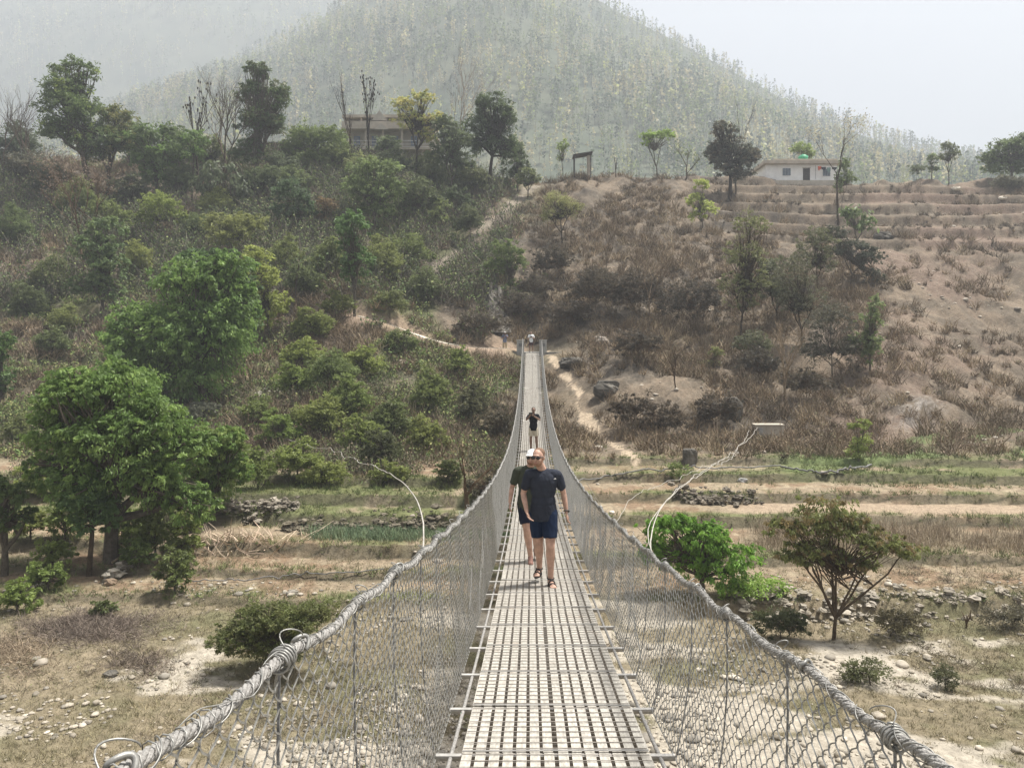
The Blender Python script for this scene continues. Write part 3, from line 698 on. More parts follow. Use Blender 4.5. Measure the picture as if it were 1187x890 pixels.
for i, (px, py, rx, ry, c, d) in enumerate([
    (350,412,26,18,(.14,.19,.06),'yellow-green bush just right of the largest mango dome'),
    (342,440,24,18,(.12,.175,.055),'soft green bush above the scattered white stones'),
    (382,430,30,22,(.165,.205,.075),'wide lime bush left of the flat pale rock'),
    (405,462,28,24,(.10,.145,.05),'green bush below the wide lime one'),
    (372,482,30,22,(.13,.17,.06),'mid-green bush in the hollow above the terrace wall'),
    (322,498,26,20,(.115,.175,.055),'fresh green bush right of the round mango'),
    (345,530,30,20,(.12,.165,.055),'low green bush above the left end of the terraces'),
    (300,540,18,22,(.105,.15,.05),'upright bush beside the round mango trunk'),
    (450,488,30,24,(.125,.15,.055),'olive bush on the slope left of the bare lopped tree'),
    (500,452,24,24,(.17,.20,.07),'yellow-green bush below the flat pale rock'),
    (530,420,16,18,(.20,.235,.075),'bright yellow-green bush under the end of the pale path'),
    (495,505,24,22,(.12,.155,.055),'green bush left of the lopped brown tree'),
    (548,470,20,24,(.115,.115,.06),'dull bush close to the bridge end, left side'),
    (442,520,26,20,(.095,.105,.05),'dark olive bush above the green terraces'),
    (520,545,16,16,(.12,.14,.055),'small bush at the foot of the slope by the lopped tree'),
    (390,352,22,14,(.13,.165,.065),'bush behind the upper bend of the pale path'),
    (452,350,22,12,(.17,.19,.075),'pale yellow bush above the pale path'),
    (300,475,22,14,(.10,.14,.05),'green bush directly below the scattered white stones'),
    (420,420,26,18,(.15,.20,.065),'lime bush under the bend of the pale path'),
    (360,375,24,18,(.12,.16,.055),'green bush beside the bare pole trunk'),
    (460,395,24,12,(.16,.19,.07),'low yellow bush just under the pale path'),
    (420,505,28,22,(.12,.165,.055),'bright bush over the middle of the terraces'),
    (375,548,30,12,(.13,.17,.06),'low hedge-like bush on the top terrace'),
    (450,548,24,12,(.11,.145,.05),'low bush on the top terrace nearer the bridge'),
    (250,235,22,16,(.12,.155,.06),'green bush under the strap-leaved clump'),
    (160,300,18,20,(.15,.19,.07),'light green bush between the blue-green tree and the mango dome'),
    (60,320,24,22,(.10,.13,.06),'grey-green bush on the far left slope'),
    (30,350,22,20,(.14,.165,.075),'pale olive bush at the left edge above the edge tree'),
    (380,300,22,22,(.10,.135,.055),'green bush left of the leafy slim-trunked tree'),
    (445,300,22,24,(.12,.155,.06),'green bush right of the leafy slim-trunked tree'),
    (490,330,22,18,(.15,.175,.075),'olive-lime bush beneath the hillside trail'),
    (545,255,16,16,(.13,.145,.075),'olive bush touching the hillside trail'),
    (88,228,24,20,(.11,.15,.06),'green bush straight below the tallest dark tree'),
    (228,262,20,14,(.13,.16,.065),'green bush just left of the golden-green bamboo'),
    (330,300,20,24,(.11,.145,.055),'green bush under the dark small tree, beside the lime bamboo'),
    (352,325,22,18,(.14,.165,.07),'olive bush between the bare pole trunk and the lime bamboo'),
    (75,370,20,16,(.12,.155,.06),'green bush below the far left grey-green bush'),
    (60,640,24,14,(.12,.17,.055),'grassy green bush between the young layered tree and the left edge'),
    (215,632,18,14,(.11,.15,.05),'dark green bush at the left end of the cut branches'),
    (150,612,22,20,(.10,.145,.05),'green bush at the foot of the front mango trunk'),
    (75,600,22,22,(.11,.16,.055),'green bush behind the young layered tree'),
    (35,605,18,16,(.13,.17,.06),'light bush right of the lower edge tree'),
    (215,612,16,18,(.12,.165,.055),'green sapling bush under the right skirt of the front mango'),
    (118,705,16,8,(.13,.155,.06),'small green tuft bush on the brown bank below the young tree'),
    (20,500,20,18,(.16,.18,.07),'pale bush between the two edge trees'),
    (40,560,28,16,(.13,.17,.06),'light green bush left of the young layered tree'),
    (20,690,28,16,(.10,.15,.045),'hedge-like bush under the lower edge tree'),
    (55,668,26,14,(.095,.145,.045),'hedge-like bush at the foot of the young layered tree'),
    (60,395,20,16,(.16,.19,.08),'pale shrub left of the blue-green leafy tree'),
    (18,262,20,22,(.085,.125,.055),'green bush at the left edge under the ridge'),
    (70,440,16,12,(.17,.19,.07),'yellow shrub over the front mango, left side'),
    (202,660,22,24,(.12,.145,.05),'spindly green bush on the fallow field'),
    (180,610,22,34,(.085,.12,.042),'tall shrubs under the right side of the front mango'),
    (160,640,18,16,(.075,.12,.04),'dark low bush by the fallen pale branches')]):
    plant('bush', d, BU, (px, py + ry + 4), [(px,py,rx,ry),(px-rx*.5,py+ry*.4,rx*.6,ry*.6),(px+rx*.55,py+ry*.3,rx*.55,ry*.65),(px+rx*.25*(-1)**i,py-ry*.75,rx*.5,ry*.6),(px-rx*.3*(-1)**i,py-ry*.4,rx*.4,ry*.6)], c, .15, .9, .25, .24, 'bushes on the left slope', .04)
bare('lopped_tree', 'lopped brown tree trunk left of the bridge at the foot of the slope', (543,598), (534,505), 36, .13, (.6,.48,.36), 3, None, 0, .5, ((.2,.17,.09), .15, 60), n1=2)
# --- right slope
GS = 'plants on the right slope'
plant('dark_bush', 'green bush with dark hanging vines on the rock outcrop', BU, (592,346), [(588,290,18,18),(578,308,20,12),(602,304,12,12),(596,330,10,10)], (.085,.125,.05), .22, .9, .4, .24, GS, .06)
plant('pale_tree', 'pale straw-coloured airy tree just right of the hillside trail', TR, (652,282), [(645,232,20,14),(662,242,18,14),(638,250,14,12)], (.27,.27,.12), .16, .5, .0, .3, GS, .08, (.5,.45,.38), .3, twigs=60)
bare('dry_tree', 'pale bare trunk with forked twigs on the brown slope', (702,322), (706,240), 34, .09, (1.2,1.1,.95), 5, GS, 0, .5)
bare('dry_tree', 'bare grey tree right of the pale forked trunk', (753,378), (752,285), 42, .08, (.9,.8,.7), 5, GS, 0, .5)
bare('dry_tree', 'pale bleached branching trunk in the right thicket', (912,470), (905,372), 40, .1, (1.5,1.35,1.15), 5, GS, 0, .5)
bare('dry_tree', 'thin dark bare stem above the leaning boulder', (783,452), (780,398), 22, .06, (.5,.42,.36), 4, GS, 0, .4)
plant('sparse_tree', 'sparse yellow-green tree in the middle of the right slope', TR, (858,392), [(868,262,22,22),(862,296,30,24),(850,330,26,24),(880,328,20,20),(868,352,18,14)], (.19,.20,.09), .18, .30, .1, .22, GS, .1, (.6,.52,.43), .35, twigs=90)
plant('thin_tree', 'thin olive tree right of the sparse yellow-green one', TR, (930,400), [(925,320,26,30),(940,352,24,24),(915,352,18,22)], (.125,.125,.075), .16, .28, .1, .22, GS, .08, (.55,.48,.4), .3, twigs=120)
plant('grey_green_tree', 'hazy grey-green airy tree above the bleached branching trunk', TR, (900,375), [(900,312,24,20),(890,335,22,20),(912,340,18,18)], (.125,.135,.075), .2, .55, .2, .24, GS, .07, (.6,.5,.42), .3, twigs=60)
plant('grey_green_tree', 'leafy olive tree directly left of the dark hanging thicket', TR, (948,335), [(944,280,22,22),(935,300,20,18),(955,305,16,16)], (.14,.145,.075), .2, .5, .2, .24, GS, .07, (.6,.5,.42), .3, twigs=60)
plant('grey_green_bush', 'olive bush right of the small yellow-green shrub', BU, (872,430), [(872,398,24,20),(888,408,16,14)], (.12,.125,.07), .18, .6, .2, .24, GS, .05, twigs=60)
plant('climber_thicket', 'green creeper-covered bush at the edge of the cleared slope', BU, (1008,432), [(1012,352,12,14),(1008,372,16,16),(1002,396,20,16),(1012,410,14,16)], (.11,.155,.075), .2, .8, .4, .24, GS, .07)
plant('grey_thicket', 'grey twiggy thicket left of the green creeper bush', BU, (965,440), [(962,375,28,30),(945,405,24,24),(980,405,20,22)], (.105,.10,.07), .15, .35, .2, .22, GS, .06, twigs=160)
plant('lime_shrub', 'lime shrub with two young stems at the foot of the right slope', BU, (995,535), [(992,492,8,7),(1002,494,6,7),(998,512,11,9),(994,524,12,8)], (.14,.19,.065), .16, 1.3, .2, .3, GS, .05)
plant('yellow_shrub', 'small yellow-green shrub over the white stones of the right slope', BU, (832,425), [(829,408,9,9),(824,422,12,8)], (.22,.23,.10), .16, .8, .1, .3, GS, .04)
plant('green_shrub', 'dark green shrub left of the white anchor wall, by the field edge', BU, (788,560), [(788,545,12,9)], (.09,.13,.05), .14, 1.2, .1, .3, GS, .03)
for i, (px, py, rx, ry, c, tw, d) in enumerate([
    (640,300,26,22,(.115,.098,.07),90,'brown scrub mound above the bridge end'), (690,330,34,26,(.11,.092,.066),110,'brown scrub mound right of the bare forked trunk'),
    (742,335,32,28,(.12,.10,.074),110,'brown scrub mound under the bare grey tree'), (800,345,34,30,(.105,.09,.068),120,'dark brown scrub mound in the middle of the right slope'),
    (660,360,30,18,(.125,.104,.078),90,'dark scrub strip behind the right bridge pillar'), (560,372,34,18,(.13,.108,.078),90,'dark scrub strip behind the left bridge pillar'),
    (600,352,30,18,(.12,.10,.075),90,'dark scrub under the vine-hung rock outcrop'), (772,482,30,22,(.125,.10,.072),90,'brown scrub right of the dirt trail'),
    (830,470,28,24,(.12,.10,.075),90,'grey-brown scrub above the anchor wall, left'), (735,470,28,20,(.13,.105,.075),90,'reddish scrub beside the dirt trail'),
     (575,490,18,30,(.12,.105,.068),80,'brown scrub touching the bridge on its left'),
    (740,395,30,20,(.12,.10,.075),80,'scrub above the leaning boulder'), (935,440,30,18,(.125,.105,.075),80,'scrub beneath the grey thicket'),
    (880,420,26,24,(.115,.10,.074),90,'scrub left of the bleached branching trunk'), (620,330,24,18,(.13,.11,.082),80,'scrub over the top of the bridge end'),
    (560,560,20,22,(.115,.108,.066),70,'dry brush at the bridge foot, left')]):
    plant('scrub', d, 'scrub', (px, py + ry + 6), [(px,py,rx,ry),(px-rx*.5,py+ry*.3,rx*.6,ry*.7),(px+rx*.55,py+ry*.2,rx*.55,ry*.7)], tuple(v*.78 for v in c), .19, .42, .0, .2, 'brown scrub mounds on the slope', .035, (1.3,1.1,.95), twigs=tw*2)
# --- right foreground
plant('mango_bush', 'bright glossy mango bush beside the right handrail', BU, (815,690), [(775,612,34,20),(812,622,30,26),(765,640,30,20),(840,632,28,18),(800,652,40,24),(855,648,30,14),(835,668,26,14)], (.085,.18,.036), .14, 1.8, .9, .17, None, .1, col2=(.11,.22,.045), c2=.4, shell=.7)
plant('creeper', 'low leafy creeper spilling right of the bright mango bush', 'plant', (880,694), [(878,676,30,9),(850,682,26,8),(905,684,16,5)], (.15,.25,.07), .12, 1.6, .1, .3, None, .02)
plant('brown_leaved_tree', 'spreading tree with drooping brown and green leaves on the right bank', TR, (966,742),
      [(955,590,32,14),(915,612,32,16),(975,612,44,22),(1020,628,34,16),(935,640,38,18),(1000,652,28,16),(1052,638,22,10),(965,648,24,18)], (.15,.165,.06), .12, 1.5, 1.1, .19, None, .06, (.8,.7,.58), .22, col2=(.19,.15,.07), c2=.32, shell=.5)
plant('low_shrub', 'dark green shrub on the stony bank left of the brown-leaved tree', BU, (905,742), [(905,722,32,16),(890,728,16,10),(925,728,16,10)], (.085,.095,.045), .09, 1.0, .1, .26, 'low shrubs on the right bank', .02, twigs=50)
plant('low_shrub', 'brown twiggy shrub right of the brown-leaved tree', BU, (1030,738), [(1032,716,30,16),(1052,722,22,12)], (.12,.105,.06), .08, .7, .1, .26, 'low shrubs on the right bank', .02, twigs=90)
plant('low_shrub', 'grey shrub beside the short cut stump at the far right', BU, (1165,730), [(1160,714,22,13),(1184,716,16,12)], (.12,.11,.075), .08, .8, .1, .26, 'low shrubs on the right bank', .02, twigs=60)
plant('low_shrub', 'green-brown shrub right of the handrail loop', BU, (1012,795), [(1008,778,26,12),(988,780,14,10)], (.12,.13,.06), .07, 1.0, .1, .26, 'low shrubs on the right bank', .02, twigs=40)
plant('low_shrub', 'small dark tuft on the dry lawn at the right', BU, (1096,800), [(1096,785,15,12)], (.10,.105,.055), .06, 1.2, .1, .26, 'low shrubs on the right bank', .015, twigs=30)
bare('stump_tree', 'short cut stump with twigs on the right bank', (1120,728), (1119,694), 14, .05, (.6,.5,.4), 2, None, 0, .5)
# --- left foreground
plant('sprawling_bush', 'broad grey-green bush behind the left handrail', BU, (318,782), [(300,722,44,26),(345,715,40,22),(278,740,34,26),(318,750,50,24),(372,708,24,14)], (.13,.15,.055), .075, 1.5, .3, .17, None, .05, twigs=120, col2=(.17,.18,.075), c2=.3)

# ------------------------------------------------------------------ uncountable ground cover
def scatter(n, fx, fy, g, maskf):
    """even in the picture: more where it is near"""
    px = g.uniform(*fx, n); py = g.uniform(*fy, n)
    return px, py
def ground_points(n, Yr, ur, g, power=1.0):
    """area density falls with distance as the picture does"""
    a, b = Yr; t = g.random(n)
    Y = 1 / (1/a + t * (1/b - 1/a)); X = g.uniform(ur[0], ur[1], n) * Y
    return X, Y
def twig_bushes(name, label, n, Yr, ur, maskf, hrange, per, colr, seed, wid=.012, leafy=0, leafc=None, up=1.0, spread=.55, group=None, leafsz=.09):
    g = np.random.default_rng(seed)
    X, Y = (g.uniform(ur[0], ur[1], n), g.uniform(*Yr, n)); X = X * Y
    keep = maskf(X, Y, g) > g.random(n); X = X[keep]; Y = Y[keep]; n = len(X)
    Z = ground(X, Y); H = g.uniform(*hrange, n) * (.6 + .8*fbm(X*.3, Y*.3, seed, 2))
    m = n * per
    d = g.normal(size=(m, 3)) * np.array([spread, spread, .2]) + np.array([0, 0, up]); d /= np.linalg.norm(d, axis=1, keepdims=True)
    L = np.repeat(H, per) * g.uniform(.5, 1.15, m)
    base = np.repeat(np.stack([X, Y, Z - .03], 1), per, 0) + g.normal(size=(m, 3)) * np.repeat(H, per)[:, None] * np.array([.28,.28,.0])
    tip = base + d * L[:, None] + g.normal(size=(m, 3)) * L[:, None] * .08
    mid = base + d * L[:, None]*.5 + g.normal(size=(m, 3)) * L[:, None] * .10
    e = np.cross(d, g.normal(size=(m, 3))); e /= np.linalg.norm(e, axis=1, keepdims=True); wv = e * (wid * (1 + np.repeat(Y, per) / 38))[:, None]
    V = np.stack([base - wv, base + wv, mid + wv*.8, mid - wv*.8, tip + wv*.25, tip - wv*.25], 1).reshape(-1, 3)
    i = np.arange(m) * 6; c0 = np.array(colr); kk = g.integers(0, len(c0), n)
    C = np.repeat(c0[kk] * g.uniform(.7, 1.3, (n, 1)), per, 0) * g.uniform(.75, 1.25, (m, 1))
    mb = MB(); mb.add(V, np.concatenate([np.stack([i, i+1, i+2, i+3], 1), np.stack([i+3, i+2, i+4, i+5], 1)]), np.repeat(np.clip(C, .01, .9), 6, 0))
    if leafy:
        q = g.integers(0, m, n * leafy); P = mid[q]*.4 + tip[q]*.6 + g.normal(size=(len(q), 3)) * .06
        lc = np.array(leafc)[g.integers(0, len(leafc), len(q))] * g.uniform(.7, 1.3, (len(q), 1))
        mb_leaves(mb, P, leafsz * g.uniform(.6, 1.3, len(q)), lc, g, .5)
    o = mb.build(name, TWIG); return tag(o, label, name.replace('_', ' '), kind='stuff')
def off_path(X, Y):
    d = np.minimum(dline(X, Y, TRAIL_R) / .8, dline(X, Y, PATHC) / 1.0); d = np.minimum(d, dline(X, Y, TRAIL_UP) / 1.3)
    plat = ((np.abs(X) < 3.6) & (Y > 63.6) & (Y < 68.6))
    return (d > 1) * ~plat
def m_slope(X, Y, g):
    u = X / Y
    clear = 1 - .64 * sst(.40, .47, u + .10 * (fbm(Y*.1, X*.05, 5, 2) - .5))
    return off_path(X, Y) * sst(40, 46, Y) * sst(.30, .52, fbm(X*.13, Y*.13, 303, 4)) * clear * (1 - .9 * sst(.12, .25, u) * sst(88, 95, Y))
twig_bushes('dry_brush', 'dry brown brush covering the slopes across the river', 15000, (41, 112), (-.78, .72), m_slope, (.35, 1.25), 34,
    [(.195,.145,.09),(.235,.175,.11),(.14,.108,.07),(.28,.22,.14),(.20,.15,.10)], 601, .009, 10, [(.17,.13,.085),(.22,.16,.10),(.14,.135,.07)], leafsz=.14)
def m_green(X, Y, g):
    u = X / Y
    return off_path(X, Y) * sst(40, 45, Y) * sst(.46, .6, fbm(X*.2, Y*.2, 111, 4)) * sst(.03, -.08, u)
twig_bushes('undergrowth', 'green and yellowish undergrowth on the left slope', 7000, (40, 106), (-.78, .06), m_green, (.35, 1.3), 14,
    [(.13,.14,.07),(.17,.17,.08),(.10,.10,.06)], 602, .008, 46, [(.16,.23,.07),(.23,.27,.085),(.11,.17,.055),(.26,.26,.10)], leafsz=.17)
def m_tuft(X, Y, g):
    c, sand, n1, n2 = groundcolor(X, Y)
    return (1 - .93*sand) * (1 - sst(25, 28, Y) * .45)
twig_bushes('dry_grass', 'dry yellowish grass of the river bank', 26000, (14.5, 31), (-.80, .76), m_tuft, (.05, .20), 11,
    [(.30,.25,.15),(.20,.175,.10),(.25,.215,.13),(.15,.14,.072)], 603, .0035, spread=.8)
def m_ledge(X, Y, g):
    u = X / Y
    return off_path(X, Y) * sst(.15, .28, u) * sst(86, 90, Y) * (1 - sst(115, 118, Y)) * sst(.48, .6, fbm(X*.15, Y*.5, 811, 3)) * .8
twig_bushes('ledge_brush', 'sparse dry brush on the upper right terraces', 1500, (86, 118), (.12, .72), m_ledge, (.3, .9), 24,
    [(.18,.145,.105),(.13,.105,.08),(.24,.195,.14)], 812, .008, 8, [(.17,.14,.09),(.13,.14,.07)], leafsz=.14)
def m_low(X, Y, g):
    return sst(.50, .62, fbm(X*.28, Y*.45, 701, 4)) * (1 - sst(29, 32, Y)) * .9
twig_bushes('low_brush', 'low brown tangled brush patches on both river banks', 3000, (14.5, 31), (-.80, .76), m_low, (.12, .42), 26,
    [(.19,.15,.11),(.14,.115,.085),(.24,.195,.135),(.13,.125,.07)], 702, .004, 6, [(.14,.15,.06),(.17,.15,.08)], up=.5, spread=.8, leafsz=.05)
def m_foot(X, Y, g):
    u = X / Y
    return off_path(X, Y) * sst(36, 38, Y) * (1 - sst(50, 56, Y)) * sst(.36, .5, fbm(X*.25, Y*.25, 711, 3)) * sst(.02, -.04, u)
twig_bushes('slope_foot_brush', 'mixed green and brown brush where the left slope meets the terraces', 2200, (35, 56), (-.78, .02), m_foot, (.4, 1.2), 20,
    [(.15,.125,.09),(.19,.16,.11),(.12,.11,.07)], 712, .008, 40, [(.11,.145,.05),(.15,.165,.065),(.16,.125,.08),(.085,.11,.045)], leafsz=.13)
def m_terr(X, Y, g):
    Yw = Y + wob(X, Y); u = X / Y; s = (u < .02)
    gz = np.where(s, sst(31.5, 33, Yw) * (1 - sst(36, 38, Yw)), sst(36.5, 38, Yw) * (.2 + .8 * sst(.27, .36, u))) * .8
    ed = 0
    for k, L in enumerate((LEFT_STEPS, RIGHT_STEPS)):
        for e, r in L: ed = ed + (s if k == 0 else ~s) * np.exp(-((Yw - e - .25) / .3) ** 2)
    return np.clip(gz * sst(.3, .5, fbm(X*.5, Y*.5, 130, 3)) + ed, 0, 1) * (1 - sst(44, 48, Y))
twig_bushes('green_grass', 'green grass along the terrace edges', 21000, (24.5, 47), (-.78, .74), m_terr, (.10, .32), 11,
    [(.145,.185,.062),(.105,.14,.048),(.19,.205,.08),(.13,.14,.06)], 604, .005, spread=.6)
def m_stalk(X, Y, g):
    u = X / Y; Yw = Y + wob(X, Y)
    return sst(.25, .3, u) * sst(28.4, 29, Yw) * (1 - sst(32, 32.6, Yw)) * sst(.3, .5, fbm(X*.6, Y*.6, 9, 2))
twig_bushes('dry_stalks', 'dry standing stalks on the right hand field', 2600, (27.5, 34), (.2, .76), m_stalk, (.3, .75), 9,
    [(.34,.27,.19),(.24,.19,.13),(.42,.35,.25)], 605, .004, spread=.22)
# young crop plot on the left terrace
def m_crop(X, Y, g):
    Yw = Y + wob(X, Y); u = X / Y
    return sst(30.2, 30.5, Yw) * (1 - sst(31.8, 32.2, Yw)) * sst(-.30, -.24, u + (fbm(Y*2, X*.5, 3, 2)-.5)*.05) * sst(.0, -.05, u) * sst(.2, .4, fbm(X*1.2, Y*1.2, 8, 2))
twig_bushes('onion_crop', 'blue-green young crop in a strip of the left terrace', 5200, (28, 34), (-.3, .0), m_crop, (.22, .36), 8,
    [(.17,.24,.14),(.22,.28,.16),(.15,.19,.10)], 606, .005, spread=.22)
def m_brush(cx, cy, rx, ry): return lambda X, Y, g: np.exp(-(((X/Y - (cx-VX)/F) / rx)**2 + ((Y - cy)/ry)**2)) * 1.2
def pix_Y(px, py): return hit(px, py)[1]
def m_thick(X, Y, g):
    u = X / Y
    return off_path(X, Y) * sst(60, 74, Y) * sst(.38, .52, fbm(X*.12, Y*.12, 511, 4)) * sst(.0, -.08, u)
twig_bushes('thicket', 'grey-green thicket under the left ridge', 2800, (58, 108), (-.80, .02), m_thick, (1.2, 3.2), 30,
    [(.13,.115,.085),(.17,.145,.11),(.11,.11,.075)], 607, .010, 90, [(.12,.175,.06),(.16,.205,.075),(.18,.175,.09),(.10,.15,.06),(.22,.25,.09)], leafsz=.24)
# heaps of cut branches on the left
for nm, lab, px, py, rx, ry, n, col, hh, sd in (
    ('brushwood_heap', 'dark brown heap of cut brushwood on the left river bank', 100, 728, .085, 1.0, 420, [(.16,.125,.10),(.23,.185,.145),(.12,.095,.075)], (.2,.55), 611),
    ('brushwood_heap', 'smaller brushwood heap below the first, by the pebbles', 160, 768, .045, .55, 160, [(.15,.12,.095),(.22,.175,.13)], (.15,.35), 612),
    ('straw_heap', 'tawny cut scrub at the left edge of the bank', 15, 760, .05, .9, 180, [(.30,.23,.16),(.24,.19,.13)], (.2,.5), 613),
    ('cut_branches', 'reddish pale cut branches leaning on the terrace wall', 272, 628, .065, .35, 60, [(.50,.40,.29),(.40,.30,.22)], (.6,1.1), 614)):
    Yc = pix_Y(px, py)
    o = twig_bushes(nm, lab, n * 3, (Yc - ry*1.6, Yc + ry*1.6), ((px-VX)/F - rx*1.5, (px-VX)/F + rx*1.5), m_brush(px, Yc, rx*.75, ry), hh, 26 if sd != 614 else 5, col, sd, .004 if sd != 614 else .012, up=.35 if sd != 614 else .8, spread=.9)
    del o['kind']; o['category'] = 'brushwood'

# ------------------------------------------------------------------ stones
def stone_mesh(g):
    mb = MB(); mb.ell((0,0,0), (1,1,.62), 9, 6)
    return mb
_st = stone_mesh(rng)
SV = np.concatenate(_st.V); SF3 = np.concatenate(_st.F3); SF4 = np.concatenate(_st.F4)
def stones(name, label, X, Y, R, g, cols, parent=None, kind='stuff', sink=.25, cat='stones', Z=None, mat=None, ang=.18):
    mb = MB(); n = len(X); Z = ground(X, Y) if Z is None else Z
    k = len(SV)
    jit = g.uniform(1-ang, 1+ang, (n, k, 1)); sc = np.stack([g.uniform(.7, 1.35, n), g.uniform(.7, 1.2, n), g.uniform(.55, 1.1, n)], 1)
    a = g.uniform(0, 6.28, n); ca, sa = np.cos(a), np.sin(a)
    V = SV[None] * jit * sc[:, None] * np.asarray(R)[:, None, None]
    V = np.stack([V[...,0]*ca[:,None] - V[...,1]*sa[:,None], V[...,0]*sa[:,None] + V[...,1]*ca[:,None], V[...,2]], -1)
    V += np.stack([X, Y, Z + np.asarray(R) * (.5 - sink)], 1)[:, None]
    C = np.asarray(cols)[g.integers(0, len(cols), n)] * g.uniform(.8, 1.15, (n, 1))
    off = (np.arange(n) * k)[:, None, None]
    mb.add(V.reshape(-1, 3), (SF3[None] + off).reshape(-1, 3), np.repeat(C, k, 0)); mb.F4.append((SF4[None] + off).reshape(-1, 4))
    o = mb.build(name, mat or STONE, parent, smooth=ang < .2)
    if kind: tag(o, label, cat, kind=kind)
    elif parent is None: tag(o, label, cat)
    return o
g = np.random.default_rng(41)
X, Y = ground_points(15000, (14.5, 27), (-.78, .74), g)
cc, sand, n1, n2 = groundcolor(X, Y)
pr = .05 + .55 * sand * sst(.45, .6, fbm(X*.5, Y*.5, 400, 3)) + .75 * sst(.56, .68, fbm(X*.35, Y*.5, 402, 3)) + .9 * (np.abs(X - .1) < Y*.24) * sst(21, 18, Y)
k = pr > g.random(len(X)); X, Y = X[k], Y[k]
R = np.clip(g.lognormal(-3.25, .5, len(X)), .015, .16)
stones('river_stones', 'pale rounded stones scattered over the river bed', X, Y, R, g, [(.46,.425,.37),(.36,.335,.295),(.54,.50,.44),(.27,.255,.23)])
X = g.uniform(-.75, .74, 5200); Y = g.uniform(27, 112, 5200); X = X * Y
k = (sst(.52, .66, fbm(X*.15, Y*.15, 410, 3)) * (.25 + .75 * sst(.3, .45, X/Y)) * off_path(X, Y)) > g.random(len(X)); X, Y = X[k], Y[k]
stones('slope_stones', 'loose pale stones on the far slope', X, Y, np.clip(g.lognormal(-2.4, .55, len(X)), .05, .5), g, [(.48,.44,.39),(.36,.32,.28),(.62,.58,.52)], sink=.3)

def dry_wall(label, pts, h, n, seed, group='dry stone walls of the terraces', cols=((.30,.27,.23),(.42,.39,.34),(.22,.2,.17)), rs=(.08,.2)):
    g = np.random.default_rng(seed); P = hits(pts); seg = g.random(n) * (len(P) - 1); i = seg.astype(int); f = (seg - i)[:, None]
    Q = P[i] * (1 - f) + P[np.minimum(i+1, len(P)-1)] * f
    X = Q[:,0] + g.normal(size=n)*.05; Y = Q[:,1] + g.normal(size=n) * .28
    Z = ground(X, Y - .25) + g.random(n) ** 2 * h
    stones('dry_stone_wall', label, X, Y - .12, rs[0]*.6 + (rs[1]-rs[0]*.6) * g.random(n) ** 2, g, tuple(tuple(q*.8 for q in c_) for c_ in cols), None, None, .4, 'stone wall', Z, ang=.34)['group'] = group
dry_wall('dark dry stone wall at the left end of the top green terrace', [(252,592),(300,593),(345,590)], .5, 260, 71)
dry_wall('dark stone riser below the left terrace of grass', [(330,612),(400,613),(470,611),(520,607)], .4, 260, 72, cols=((.2,.18,.14),(.28,.25,.2),(.14,.13,.1)))  # stone colours darker than the default wall
dry_wall('stony bank beneath the brown-leaved tree', [(850,692),(900,694),(960,700),(1010,694)], .35, 150, 73, cols=((.56,.52,.46),(.42,.39,.34)))
dry_wall('stone edging on the far right of the river bank', [(1030,692),(1090,694),(1187,696)], .25, 110, 74, cols=((.5,.46,.4),(.38,.35,.3)))
dry_wall('pale stone pile by the fallen branches at the left', [(130,672),(145,660),(160,648)], .5, 90, 75, cols=((.56,.53,.47),(.42,.4,.36)))
dry_wall('dark stone riser of the right terraces, below the anchor wall', [(780,572),(830,575),(880,577)], .35, 160, 76, cols=((.2,.18,.15),(.3,.27,.23)))
dry_wall('tumbled white stones on the slope right of the round mango', [(288,464),(308,458),(330,452)], .3, 60, 77, cols=((.62,.6,.55),(.5,.48,.44)), rs=(.08,.22))

def boulder(name, label, px, py, rx, ry, mat, seed, group=None, rough=.22, col=None, dpt=.8):
    g = np.random.default_rng(seed); x, y, z = hit(px, py + ry*.7); s = y / F
    mb = MB(); mb.ell((0,0,0), (1,1,1), 22, 14); V = mb.V[0]
    n = fbm(V[:,0]*1.4 + seed, V[:,1]*1.4 + V[:,2]*1.7, seed, 4) - .5
    V = V * (1 + n[:, None] * 2.2 * rough * 2); V = np.clip(V, -1.02, [1.02, 1.02, .82])
    mb.V[0] = V * np.array([rx*s, rx*s*dpt, ry*s])
    if col is not None: mb.C = [np.ones((len(V), 3)) * np.array(col)]; mb.has_c = True
    o = mb.build(name, mat, smooth=False); o.location = (x, y, z + ry*s*.35); tag(o, label, 'rock', group); return o
GB = 'boulders on the right slope'
boulder('boulder', 'large leaning grey boulder below the right bridge pillar', 703, 447, 15, 11, DARKROCK, 3, GB)
boulder('boulder', 'flat dark boulder just right of the bridge end', 665, 418, 17, 8, DARKROCK, 4, GB)
boulder('boulder', 'pale pointed rock beside the scrub above the flat boulder', 698, 394, 8, 8, STONE, 5, GB, col=(.36,.33,.30))
boulder('boulder', 'dark rock face in the middle of the right slope', 848, 470, 12, 20, DARKROCK, 6, GB)
boulder('boulder', 'upright weathered slab at the foot of the slope, right of the dirt trail', 800, 528, 8, 15, DARKROCK, 7, GB)
boulder('boulder', 'flat pale rock on the slope left of the bridge', 468, 419, 9, 4, STONE, 8, GB, col=(.62,.56,.47))
boulder('boulder', 'grey round boulder below the tall crooked tree', 1024, 272, 11, 7, DARKROCK, 9, GB)
boulder('boulder', 'white stone lying on the upper right terrace, left one', 1108, 219, 5, 2.5, STONE, 10, GB, col=(.8,.76,.68))
boulder('boulder', 'white stone lying on the upper right terrace, right one', 1162, 230, 5, 2.5, STONE, 11, GB, col=(.8,.76,.68))
boulder('boulder', 'white stone under the small yellow-green shrub', 833, 420, 4, 3, STONE, 12, GB, col=(.8,.77,.7))
boulder('boulder', 'brown boulder in the bank at the left, by the pale stone pile', 128, 674, 7, 6, STONE, 13, GB, col=(.26,.2,.15))
